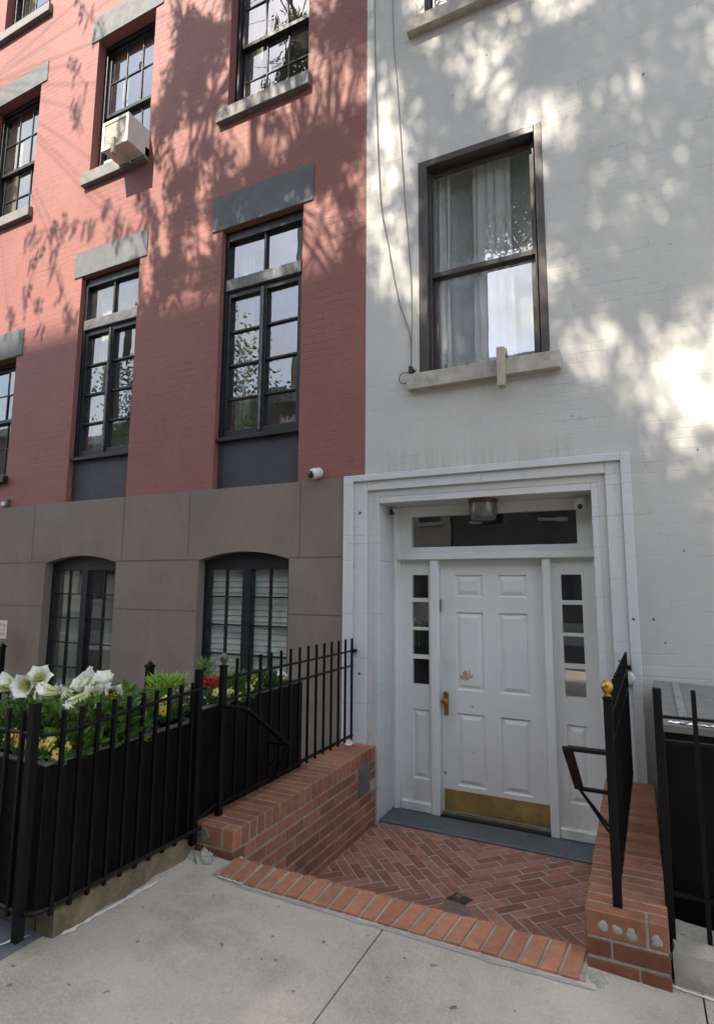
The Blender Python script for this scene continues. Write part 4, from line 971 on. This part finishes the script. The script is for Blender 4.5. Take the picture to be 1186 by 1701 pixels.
# storage bin behind the right fence
bn = thing('storage_bin', 'black bin with a grey metal lid patched with foil tape', 'bin', (.7, 3.6, 0))
m = MB(); m.cbox(.085, 1.5, 3.0, 4.22, .0, .862, .006); put(m.build('body', 'planter'), bn)
m = MB(); m.mesh([(.072, 2.97, .868), (1.53, 2.97, .85), (1.53, 4.245, .85), (.072, 4.245, .868), (.072, 2.97, .905), (1.53, 2.97, .870), (1.53, 4.245, .870), (.072, 4.245, .915)], [(0, 3, 2, 1), (4, 5, 6, 7), (0, 1, 5, 4), (1, 2, 6, 5), (2, 3, 7, 6), (3, 0, 4, 7)]); put(m.build('lid', 'steel', bevel=.004), bn)
def crumple(path, wd, seed, n=70, k=6):
    m = MB(); A, B = Vector(path[0]), Vector(path[1]); d = (B-A); sd = Vector((-d.y, d.x, 0)).normalized(); P = []
    for i in range(n+1):
        p = A+d*i/n
        for j in range(k+1):
            q = p+sd*wd*(j/k-.5)*(1+.25*mn.noise(Vector((i*.3, seed, 0))))+Vector((0, 0, .004+.010*abs(mn.noise(Vector((i*.45, j*.7, seed))))+.004*abs(mn.noise(Vector((i*1.3, j*1.9, seed)))))); P.append(q)
    m.mesh(P, [(i*(k+1)+j, (i+1)*(k+1)+j, (i+1)*(k+1)+j+1, i*(k+1)+j+1) for i in range(n) for j in range(k)]); return m
put(crumple([(.165, 2.99, .904), (.195, 4.22, .913)], .035, 2).build('foil_tape', 'foil'), bn)
put(crumple([(.10, 3.0, .903), (.9, 3.0, .884)], .022, 5).build('foil_tape', 'foil'), bn)

# ------------------------------------------------------------------ planters and flowers
def planter(x0, x1, y0, y1, z0, z1, label):
    t = thing('planter_box', label, 'planter', ((x0+x1)/2, (y0+y1)/2, z0), 'black planter boxes behind the fence')
    m = MB(); w_ = .02
    m.box(x0, x1, y0, y0+w_, z0, z1); m.box(x0, x1, y1-w_, y1, z0, z1); m.box(x0, x0+w_, y0+w_, y1-w_, z0, z1); m.box(x1-w_, x1, y0+w_, y1-w_, z0, z1); m.box(x0+w_, x1-w_, y0+w_, y1-w_, z0, z0+.02)
    put(m.build('box', 'planter', bevel=.003), t)
    m = MB(); frame_ring2(m, x0-.004, x1+.004, y0-.004, y1+.004, z1+.0005, z1+.012, .032); put(m.build('rim', 'rim', bevel=.003), t)
    m = MB(); nx, ny = 14, 24; P = [(x0+.021+(x1-x0-.042)*i/nx, y0+.021+(y1-y0-.042)*j/ny, z1-.05+.02*mn.noise(Vector((i*.6, j*.6, x0)))) for j in range(ny+1) for i in range(nx+1)]
    m.mesh(P, [(j*(nx+1)+i, j*(nx+1)+i+1, (j+1)*(nx+1)+i+1, (j+1)*(nx+1)+i) for j in range(ny) for i in range(nx)]); put(m.build('soil', 'soil'), t)
def frame_ring2(m, x0, x1, y0, y1, z0, z1, w_):
    m.box(x0, x0+w_, y0, y1, z0, z1); m.box(x1-w_, x1, y0, y1, z0, z1); m.box(x0+w_, x1-w_, y0, y0+w_, z0, z1-.0005); m.box(x0+w_, x1-w_, y1-w_, y1, z0, z1-.0005)
planter(-2.62, -2.135, 1.585, 2.455, .24, .785, 'black planter with white lilies in the fence corner')
planter(-2.44, -2.15, 2.475, 3.56, .24, .83, 'black planter with red, pink and yellow flowers beside the left brick wall')
planter(-3.9, -2.63, 1.585, 1.99, .24, .785, 'black planter of yellow pansies along the front fence at the left edge')
def blades(m, c, r, h, n, ln, wd, base, upb=.8, var=.3):
    for k in range(n):
        a = random.uniform(0, 2*math.pi); rr = r*math.sqrt(random.random()); z = random.uniform(0, 1)
        p = Vector((c[0]+rr*math.cos(a), c[1]+rr*math.sin(a), c[2]+h*z))
        d = Vector((math.cos(a)*.7+random.gauss(0, .4), math.sin(a)*.7+random.gauss(0, .4), upb+random.gauss(0, .4))).normalized()
        v = 1+random.uniform(-var, var); m.tone = (base[0]*v, base[1]*v, base[2]*v*random.uniform(.7, 1.2)); leafquad(m, p, d, rnd_dir(1), ln*random.uniform(.6, 1.2), wd*random.uniform(.7, 1.2))
GREEN = (.10, .19, .05); LIME = (.26, .42, .07); DG = (.065, .14, .04)
def trumpet(c, d, L_=.15, R_=.075, open_=1.0):
    "lily bloom: six recurved petals joined in a tube"
    m = MB(); Q = d.to_track_quat('Z', 'Y').to_matrix().to_4x4(); T = Matrix.Translation(c) @ Q
    for k in range(6):
        a0 = k*math.pi/3+random.uniform(-.08, .08); off = .0015*(k % 2); prof = []
        for i in range(9):
            t = i/8; r = .008+.018*t+max(0, (t-.35)/.65)**1.8*(R_-.02)*open_; z = L_*(t if t < .85 else .85+(t-.85)*(.5-.6*open_)); wd = (.010+.030*math.sin(min(1, t*1.15)*math.pi*.62)**1.2)*(1 if t < .7 else max(.02, 1-((t-.7)/.3)**1.6))
            prof.append((r+off, z, wd))
        P = []
        for r, z, wd in prof:
            for s_, dr in ((-1, -.006), (-.5, -.001), (0, .003), (.5, -.001), (1, -.006)):
                P.append(T @ Vector((math.cos(a0)*(r+dr)-math.sin(a0)*wd*s_, math.sin(a0)*(r+dr)+math.cos(a0)*wd*s_, z+random.uniform(-.0008, .0008))))
        b0 = len(m.v); m.v += [tuple(p) for p in P]
        for i in range(8):
            t = i/8; m_t = (.62, .66, .36) if t < .4 else ((.74, .76, .60) if t < .6 else (.92, .92, .88))
            for j in range(4): m.f.append((b0+i*5+j, b0+(i+1)*5+j, b0+(i+1)*5+j+1, b0+i*5+j+1)); m.t.append(m_t)
    m.tone = (.75, .55, .08)
    for k in range(5):
        a = k*1.256; m.tube([T @ Vector((0, 0, .02)), T @ Vector((.012*math.cos(a), .012*math.sin(a), L_*.72))], .0012, 4); m.tube([T @ Vector((.012*math.cos(a)-.004, .012*math.sin(a), L_*.72)), T @ Vector((.012*math.cos(a)+.006, .012*math.sin(a), L_*.73))], .0028, 5)
    return m
lily = [((-2.60, 1.80, 1.06), (.35, -.90, .05), .9), ((-2.84, 1.86, 1.04), (-.55, -.55, .25), 1), ((-2.47, 1.90, 1.00), (-.15, -.75, .15), 1), ((-2.40, 2.03, 1.03), (.80, -.25, .45), .85),
        ((-2.46, 2.0, 1.04), (-.2, -.6, .55), 1), ((-2.53, 1.86, 1.02), (-.8, -.45, .0), 1), ((-2.36, 2.08, .99), (.95, -.25, -.02), .9), ((-2.33, 1.86, .99), (-.5, -.55, -.55), .35), ((-2.72, 1.95, 1.06), (.5, -.4, .35), 1), ((-2.43, 1.93, .97), (.1, -.75, -.5), .8), ((-2.66, 2.2, 1.03), (-.3, -.6, .5), 1), ((-2.50, 1.98, .99), (.4, -.8, .0), 1), ((-2.42, 2.08, 1.05), (.3, -.3, .8), .7), ((-2.36, 1.98, 1.00), (.7, -.6, .1), 1), ((-2.78, 1.92, .98), (.1, -.9, -.1), 1)]
stems = {0: (0, 8), 1: (1,), 2: (2, 5, 11), 3: (3, 6, 12), 4: (4, 13), 5: (7, 9), 6: (10, 14)}
labs = ['white lily with a bloom facing the street, left of its cluster', 'white lily at the left picture edge', 'white lily in the middle of the cluster with blooms turned left', 'white lily at the right end of the cluster pointing right',
        'white lily behind the cluster with a raised bloom', 'white lily with half closed drooping blooms at the fence', 'white lily at the back of the planter']
for si, ids in stems.items():
    bx = sum(lily[i][0][0] for i in ids)/len(ids)+random.uniform(-.03, .03); by = sum(lily[i][0][1] for i in ids)/len(ids)+.05
    t = thing('lily_plant', labs[si], 'lily', (bx, by, .76), 'white lilies in the corner planter')
    m = MB(); m.tone = (.14, .24, .06)
    m.tube([(bx, by, .74), (bx+.01, by-.01, .88), (bx, by-.02, .97)], .0055, 6)
    for i in ids:
        c, d, o = lily[i]; c = Vector(c)-Vector((0, 0, .03)); d = Vector(d).normalized(); m.tube([(bx, by-.02, .96), ((bx+c.x)/2, (by+c.y)/2, c.z-.02), c-d*.07], .004, 5)
    for k in range(70):
        z = .76+.22*random.random(); a = random.uniform(0, 6.283); d = Vector((math.cos(a), math.sin(a), random.uniform(-.5, .6))).normalized()
        v = random.uniform(.6, 1.4); m.tone = (.13*v, .24*v, .05*v); leafquad(m, Vector((bx, by, z)), d, Vector((0, 0, 1)), random.uniform(.09, .15), .018)
    put(m.build('stem_and_leaves', 'leaf', attr=True), t)
    for i in ids:
        c, d, o = lily[i]; d = Vector(d).normalized(); put(trumpet(Vector(c)-Vector((0, 0, .03))-d*.07, d, .125, .062, o).build('bloom', 'petal', attr=True, smooth=True), t)
# drooping lily leaves over the fence corner
m = MB(); blades(m, (-2.38, 2.0, .76), .27, .20, 2200, .06, .024, (.11, .19, .05)); blades(m, (-2.55, 1.85, .77), .2, .17, 1400, .05, .02, (.08, .15, .04)); blades(m, (-2.22, 1.78, .79), .10, .08, 500, .05, .02, (.11, .21, .04))
tag(m.build('ground_cover', 'leaf', attr=True), 'dense green leaves filling the planters under the lilies', 'foliage', kind='stuff')
def pansy(c, col, label, n=3, grp='pansies along the planter rims', size=.022, leaf=True):
    t = thing('pansy', label, 'pansy', tuple(c), grp); m = MB(); st = MB()
    for k in range(n):
        q = Vector(c)+Vector((random.uniform(-.035, .035), random.uniform(-.03, .03), random.uniform(-.005, .03))); nd = Vector((random.uniform(-.2, .5), -.9, random.uniform(.1, .7))).normalized(); u = nd.orthogonal().normalized(); v = nd.cross(u)
        st.tone = GREEN; st.tube([q-Vector((0, 0, .06)), q-nd*.003], .0015, 4)
        for j in range(5):
            a = j*1.2566+random.uniform(-.1, .1); dd = u*math.cos(a)+v*math.sin(a); e = nd.cross(dd)
            cc = q+dd*size*.55; v2 = random.uniform(.85, 1.1); m.tone = tuple(x*v2 for x in col)
            m.face([q, cc+e*size*.5+nd*.002, q+dd*size*1.15+e*size*.3, q+dd*size*1.2-e*size*.2+nd*.003, cc-e*size*.5])
        m.tone = (.05, .02, .02); m.face([q+(u*math.cos(a)+v*math.sin(a))*size*.22+nd*.003 for a in (0, 1.25, 2.5, 3.77, 5.0)])
    put(m.build('blooms', 'petal', attr=True), t)
    if leaf: blades(st, (c[0], c[1], c[2]-.05), .045, .05, 60, .03, .014, GREEN)
    put(st.build('stems', 'leaf', attr=True), t); return t
YEL = (.78, .62, .12); PALE = (.75, .68, .35)
pansy((-2.44, 1.66, .835), YEL, 'yellow pansies behind the front fence, left of the corner post', 5)
pansy((-2.34, 1.64, .83), YEL, 'yellow pansies between the two posts near the fence corner', 4)
pansy((-2.24, 1.645, .835), (.80, .66, .2), 'pale yellow pansies next to the fence corner post', 5)
pansy((-2.17, 1.66, .82), YEL, 'yellow pansies at the fence corner', 4); pansy((-2.155, 1.74, .815), (.16, .02, .02), 'dark red pansy at the fence corner', 2, size=.02)
pansy((-2.60, 1.67, .84), YEL, 'yellow pansies at the left picture edge', 4)
pansy((-2.23, 2.30, .85), YEL, 'yellow pansies in the fence opening right of the lilies', 5); pansy((-2.24, 2.36, .89), (.75, .68, .2), 'small yellow pansies under the lime green bush', 3, size=.018)
pansy((-2.17, 2.68, .875), PALE, 'pale yellow pansies left of the railing post', 3); pansy((-2.19, 2.76, .88), PALE, 'cream pansies just right of the railing post', 3); pansy((-2.17, 2.84, .855), (.76, .62, .25), 'yellow pansies low behind the railing', 2)
pansy((-2.17, 3.02, .90), YEL, 'single yellow pansy half way along the railing', 1, size=.028); pansy((-2.17, 3.30, .90), (.8, .8, .78), 'white pansies near the far end of the planter', 3); pansy((-2.17, 2.95, .865), (.5, .6, .2), 'greenish yellow pansies on the planter rim', 2)
def bush(name, c, r, h, n, ln, wd, base, label, cat='plant', up=.8, extra=None):
    m = MB(); blades(m, c, r, h, n, ln, wd, base, up)
    t = thing(name, label, cat, tuple(c)); put(m.build('foliage', 'leaf', attr=True), t)
    if extra:
        m = MB(); extra(m); put(m.build('blooms', 'petal', attr=True), t)
    return t
def dots(c, r, h, n, s, col, cols=None):
    def f(m):
        for k in range(n):
            a = random.uniform(0, 6.283); rr = r*math.sqrt(random.random()); p = Vector((c[0]+rr*math.cos(a), c[1]+rr*math.sin(a), c[2]+h*random.random())); v = random.uniform(.7, 1.15); q = random.choice(cols) if cols else col
            m.tone = tuple(x*v for x in q); d = rnd_dir(.6)
            for j in range(4): leafquad(m, p, (d+rnd_dir()*.9).normalized(), rnd_dir(), s, s*.6)
    return f
bush('lime_bush', (-2.52, 2.62, .80), .10, .15, 900, .05, .012, LIME, 'lime green feathery bush between the lilies and the railing', 'bush', 1.2)
bush('flowering_plant', (-2.34, 2.60, .80), .09, .10, 350, .03, .014, DG, 'pink and white small flowers beside the lime green bush', 'flowers', .8, dots((-2.33, 2.58, .85), .09, .09, 46, .012, (.7, .45, .45), [(.7, .4, .42), (.75, .7, .66), (.6, .3, .35)]))
bush('flowering_plant', (-2.27, 2.42, .79), .09, .09, 350, .03, .014, DG, 'dark burgundy and white flowers behind the fence pickets', 'flowers', .8, dots((-2.26, 2.40, .82), .10, .08, 40, .012, (.2, .04, .05), [(.2, .03, .05), (.25, .05, .07), (.7, .66, .62)]))
bush('flowering_plant', (-2.37, 2.30, .79), .09, .09, 300, .03, .014, DG, 'dusty pink flowers beside the right end of the lilies', 'flowers', .8, dots((-2.36, 2.30, .84), .09, .07, 30, .012, (.35, .13, .15), [(.35, .12, .15), (.5, .3, .3)]))
bush('red_plant', (-2.32, 2.78, .82), .07, .08, 200, .03, .014, DG, 'bright red feathery flowers left of the railing post', 'flowers', .8, dots((-2.30, 2.76, .88), .065, .08, 150, .018, (.48, .05, .045)))
bush('flowering_plant', (-2.24, 2.66, .80), .07, .10, 300, .03, .014, DG, 'white and dark red flowers in front of the red ones', 'flowers', .8, dots((-2.22, 2.64, .84), .07, .07, 34, .013, (.7, .7, .66), [(.72, .7, .66), (.28, .03, .05)]))
bush('leafy_plant', (-2.42, 2.86, .82), .05, .22, 160, .045, .012, (.16, .26, .05), 'tall thin green stems sticking up behind the red flowers', 'plant', 1.5)
bush('leafy_plant', (-2.28, 3.02, .83), .10, .11, 700, .035, .014, (.10, .19, .04), 'green leafy plant behind the railing right of its post', 'plant')
bush('leafy_plant', (-2.30, 3.30, .83), .10, .09, 600, .035, .014, (.07, .14, .03), 'low green plant at the far end of the long planter', 'plant')
bush('leafy_plant', (-2.30, 2.93, .86), .02, .18, 50, .02, .01, (.4, .42, .2), 'thin flower spike rising over the railing', 'plant', 1.6)
# black capped post by the stone base, and the one at the left edge with its sign
def areaway_post(x, y, h, label):
    t = thing('areaway_post', label, 'post', (x, y, 0), 'black capped posts by the stone base'); m = MB(); m.cbox(x-.026, x+.026, y-.026, y+.026, 0, h-.03, .003); put(m.build('shaft', 'black'), t)
    m = MB(); m.cbox(x-.034, x+.034, y-.034, y+.034, h-.055, h-.038, .003); m.lathe([(.026, h-.038), (.022, h-.02), (.008, h-.008), (.003, h)], 12, Matrix.Translation((x, y, 0))); put(m.build('cap', 'black'), t)
areaway_post(-3.65, 3.6, .885, 'black capped post standing before the stone base between the two arched windows')
areaway_post(-6.38, 4.1, .86, 'black capped post at the left picture edge under the small sign')
sg = thing('notice_sign', 'small white sign with red lettering at the left picture edge', 'sign', (-6.50, 4.12, .99)); m = MB(); m.cbox(-6.62, -6.36, 4.115, 4.122, .90, 1.10, .001); put(m.build('sign_plate', 'plastic_white'), sg)
m = MB()
for z, xs_ in ((1.05, ((-6.60, -6.52), (-6.50, -6.45), (-6.43, -6.38))), (1.0, ((-6.60, -6.55), (-6.53, -6.44), (-6.42, -6.38))), (.95, ((-6.60, -6.50), (-6.48, -6.38)))):
    for a, b2 in xs_:
        x = a
        while x < b2-.01: m.box(x, x+.005, 4.1135, 4.1149, z-.014, z+.014); m.box(x, x+.013, 4.1135, 4.1149, z+(.010 if int(x*1000) % 2 else -.014), z+(.014 if int(x*1000) % 2 else -.010)); x += .018
put(m.build('lettering', simple('sign red', (.5, .03, .03), .5)), sg)

# ------------------------------------------------------------------ across the street (seen in the window panes, and casting the shade)
def town_house(x0, x1, h, mat, label, nwin, y=-14.0, depth=9):
    t = thing('town_house', label, 'house', ((x0+x1)/2, y, 0), 'houses across the street'); hs = []; fh = 3.3; nf = int((h-1)/fh)
    for f in range(nf):
        for k in range(nwin):
            cx = x0+(x1-x0)*(k+.5)/nwin; hs.append(rect(-cx-.5, -cx+.5, .9+f*fh, .9+f*fh+1.9))
    o = slab('wall', mat, rect(-x1, -x0, -.5, h), hs, 0, .3); o.matrix_world = Matrix.Translation((0, y, 0)) @ Matrix.Rotation(math.pi, 4, 'Z'); mw = o.matrix_world.copy(); o.parent = t; o.matrix_parent_inverse = Matrix.Translation(-Vector(t.location))
    m = MB(); m.box(x0, x1, y-depth, y-.31, -.5, h-.1); put(m.build('core', 'charcoal'), t)
    m = MB(); m.cbox(x0, x1, y-.3, y+.45, h, h+.5, .03); put(m.build('cornice', 'cornice'), t)
    m = MB()
    for r in hs: a, b2, z0, z1 = -r[1][0], -r[0][0], r[0][1], r[2][1]; m.box(a-.08, b2+.08, y, y+.1, z0-.16, z0-.002)
    put(m.build('sills', 'cornice'), t)
town_house(-46, -36.1, 11.0, 'oppbrick', 'brown brick house across the street, furthest left', 3)
town_house(-36, -25.1, 10.0, 'opppale', 'pale house across the street reflected in the left tall window', 4)
town_house(-25, -14.6, 10.6, 'oppbrick', 'brown house across the street, left of the tall one', 4)
town_house(-14.5, -7.0, 26.4, 'opppale', 'tall pale house across the street that shades the red house', 4)
town_house(-6.9, 3.9, 10.5, 'oppdark', 'low brown house across the street opposite the white house', 4)
town_house(4, 15, 12, 'opppale', 'pale house across the street on the right', 4)

# ------------------------------------------------------------------ street trees; their crowns throw the dappled shade
def tree(name, label, base, r0, limbs, clusters, lsize, tone, nleaf, spread, group='street trees'):
    t = thing(name, label, 'tree', base, group); m = MB(); B = Vector(base)
    for pts, ra, rb in limbs: m.tube(pts, ra, 8, True, rb)
    lf = MB()
    for c in clusters:
        c = Vector(c)
        # nearest limb point feeds the cluster
        best = None
        for pts, ra, rb in limbs:
            for p in pts[1:]:
                d = (Vector(p)-c).length
                if best is None or d < best[0]: best = (d, Vector(p))
        p0 = best[1]
        if best[0] > .3 and random.random() < .35:
            md = (p0+c)/2+Vector((random.uniform(-.2, .2), random.uniform(-.2, .2), .12)); m.tube([p0, md, c], .018, 4, False, .006)
        for k in range(nleaf):
            ax_ = rnd_dir(-.1); q = c+Vector((random.gauss(0, spread), random.gauss(0, spread), random.gauss(0, spread*.8)))
            v = random.uniform(.6, 1.4); lf.tone = (tone[0]*v, tone[1]*v, tone[2]*v)
            leafquad(lf, q, ax_, rnd_dir(), lsize*random.uniform(.7, 1.3), lsize*.5)
    put(m.build('trunk', 'trunk', smooth=True), t); put(lf.build('crown', 'leaf', attr=True), t)
    return t
SL = Vector((-.28, -1.0, 1.25))
def back(x, z, dist): return Vector((x, YW, z))+SL*dist
def field(x0, x1, z0, z1, d0, d1, n, dens, seed):
    "crown points along the sun's way, so the crown has depth d0..d1; density falls in noisy gaps"
    out = []; k = 0
    while len(out) < n and k < n*30:
        k += 1; x = random.uniform(x0, x1); z = random.uniform(z0, z1)
        if random.random() < dens(x, z): out.append(back(x, z, random.uniform(d0, d1)))
    return out
def nz(x, z, s, seed): return mn.noise(Vector((x*s, z*s, seed)))
def smooth(a, b, t): t = max(0, min(1, (t-a)/(b-a))); return t*t*(3-2*t)
def dens_right(x, z):
    hi = 1 if nz(x, z, 1.15, 3)+.55*nz(x, z, 2.7, 5)+.5*nz(x, z, 6.0, 6) > -.07-.05*(z < 3.5)+.10*(x < -1)-.10*(x > .1)-.22*(x > -.2)*(3.5 < z < 5.0) else .0
    lowfill = 1-smooth(1.5, 2.4, z+.9*(x-.2))
    lit = math.exp(-((x-(.10+(3.1-z)*.38))/.20)**2)*(1 if 1.6 < z < 3.7 else 0)
    left = .35 if (x < -1.55 and 3.9 < z < 5.6) else 1
    return max(hi*left, lowfill)*(1-.9*lit*(nz(x, z, 2.4, 8)+.7*nz(x, z, 5.5, 9) > .08))
far_cl = field(-2.2, 1.7, 1.3, 9.6, 5.0, 7.0, 2900, dens_right, 1)
def limbs_for(base, top, cl, n, r0):
    B = Vector(base); T = Vector(top); L_ = [([B, B.lerp(T, .3)+Vector((.1, .1, 0)), B.lerp(T, .6), T], r0, r0*.35)]; step = max(1, len(cl)//n)
    for c in cl[::step]:
        c = Vector(c); t = random.uniform(.35, .95); s0 = B.lerp(T, t); md = s0.lerp(c, .5)+Vector((0, 0, .25)); L_.append(([s0, md, c], r0*.32*(1.2-t), .012))
    return L_
fb = (-3.2, -9.4, 0)
tree('street_tree', 'tall leafy kerbside tree that dapples the white wall', (3.6, -2.6, 0), .28, limbs_for((3.6, -2.6, -.1), (1.6, -1.6, 13.5), far_cl, 16, .13), far_cl, .10, (.055, .11, .03), 14, .10)
def dens_mid(x, z):
    edge = smooth(-5.0, -4.2, x)
    sky_ = 1 if nz(x, z, 1.35, 21)+.6*nz(x, z, 3.4, 25) +.5*nz(x, z, 5.0, 27) > .19-.08*(z > 6.2)*(x > -3.2) else .0
    up_ = 1 if z > 4.1+.25*nz(x, 0, 3, 2) else .0
    return sky_*up_*max(edge, .0)
mid_cl = field(-5.0, -2.1, 3.7, 10.5, 3.0, 4.4, 2200, dens_mid, 2)
tree('street_tree', 'leafy tree on the far kerb whose branches shade the red wall', (-5.6, -4.0, 0), .2, limbs_for((-5.4, -4.2, -.2), (-4.9, -1.4, 13.5), mid_cl, 14, .13), mid_cl, .075, (.05, .10, .028), 11, .05)
low_cl = field(-2.3, 3.6, -6.2, -1.0, 16.3, 17.5, 1500, lambda x, z: 1, 4)+field(-2.3, 3.6, -1.4, 3.9, 11.3, 13.3, 1500, lambda x, z: 1.0 if z < (1.5 if x > 0 else 1.5-2.3*max(-1, x/.5)-.25+.5*nz(x, z, 2, 31)) else 0, 3)  # unseen crown in two layers, added and shaped to block sun from the entry
tree('street_tree', 'unseen dense tree added on the far kerb to keep the entry in shade', (2.6, -12.0, 0), .25, limbs_for((2.6, -12.0, -.1), (.6, -9.6, 14), low_cl, 8, .10), low_cl, .16, (.05, .095, .03), 14, .2)
# near twigs: each is a branch with hanging leaf sprays whose crisp shadow lies on the pink brick
near = []
def spray(path, dist, every, n): 
    P = [back(x, z, dist) for x, z in path]; near.append(P)
    for i in range(len(P)-1):
        k = max(1, int((P[i+1]-P[i]).length/every))
        for j in range(k): near_c.append((P[i].lerp(P[i+1], j/k), n))
near_c = []
for P, n in ([(-6.9, 6.05), (-6.16, 5.95), (-5.41, 5.85), (-4.85, 5.61)], 8), ([(-6.3, 5.85), (-6.33, 5.47), (-6.05, 4.93), (-5.89, 4.44), (-6.11, 4.02)], 8), ([(-6.5, 5.95), (-6.69, 5.56), (-6.83, 5.27), (-6.4, 4.6)], 4), \
    ([(-4.4, 7.2), (-4.9, 6.23), (-4.73, 5.79), (-4.6, 5.46)], 9), ([(-6.28, 9.25), (-6.01, 8.84), (-5.76, 8.54)], 6), ([(-6.3, 8.3), (-6.17, 8.11), (-5.93, 7.75)], 6), ([(-6.2, 7.6), (-5.95, 7.15)], 6), \
    ([(-4.46, 8.2), (-4.46, 7.21), (-4.45, 6.37), (-4.28, 5.72), (-4.31, 4.95)], 9), ([(-4.78, 5.88), (-4.65, 5.33), (-4.19, 4.37)], 9), ([(-5.3, 5.9), (-5.25, 5.5), (-5.1, 5.3)], 6), ([(-7.2, 5.1), (-6.9, 4.7), (-6.6, 4.3)], 6), ([(-4.2, 9), (-4.3, 8.07), (-4.64, 7.21)], 6), ([(-4.9, 5.3), (-4.8, 4.7), (-4.7, 4.3)], 8):
    spray(P, 3.3+random.uniform(-.5, .5), .17, n)
t = thing('street_tree', 'kerbside tree whose thin hanging twigs throw crisp leaf shadows on the pink brick', 'tree', (-13.0, -2.0, 0), 'street trees')
m = MB(); T0 = [(-13.2, -2.1, -.1), (-13.0, -1.9, 3), (-12.4, -1.6, 6), (-11.6, -1.0, 9.6), (-10.6, -.4, 13)]; m.tube(T0, .17, 10, True, .05)
def tubes(P, a, b):
    m.tube(P, a, 5, True, b)
HUB = back(-8.3, 8.8, 3.4); tubes([Vector(T0[-2]), (Vector(T0[-2])+HUB)/2+Vector((0, 0, .3)), HUB], .045, .02)
for P in near:
    s0 = HUB; md = (s0+P[0])/2+Vector((0, -.2, .25)); tubes([s0, md, P[0]], .005, .004); tubes(P, .009, .003)
put(m.build('trunk', 'trunk', smooth=True), t)
lf = MB()
for c, n in near_c:
    for k in range(max(2, n//3)):
        d = (Vector((random.gauss(0, .6), random.gauss(0, .6), -1))).normalized(); q = c+Vector((random.gauss(0, .05), random.gauss(0, .05), random.gauss(0, .04)))
        L_ = random.uniform(.14, .24); sd = d.orthogonal().normalized()
        for j in range(5):
            p = q+d*L_*j/5; v = random.uniform(.7, 1.3); lf.tone = (.06*v, .12*v, .03*v)
            for sg in (-1, 1): leafquad(lf, p, (d*.6+sd*sg).normalized(), rnd_dir(), .085, .034)
put(lf.build('crown', 'leaf', attr=True), t)

ref_cl = []
for k in range(420):
    d = rnd_dir(); ref_cl.append((-17.5+d.x*5.2*random.random()**.4, -9.6+d.y*1.8, 9.5+d.z*4.6*random.random()**.4))
tree('street_tree', 'round leafy tree across the street reflected in the right tall window', (-17.5, -11.9, 0), .22, limbs_for((-17.5, -11.9, -.1), (-17.5, -10, 11), ref_cl, 24, .2), ref_cl, .22, (.05, .09, .03), 12, .3)
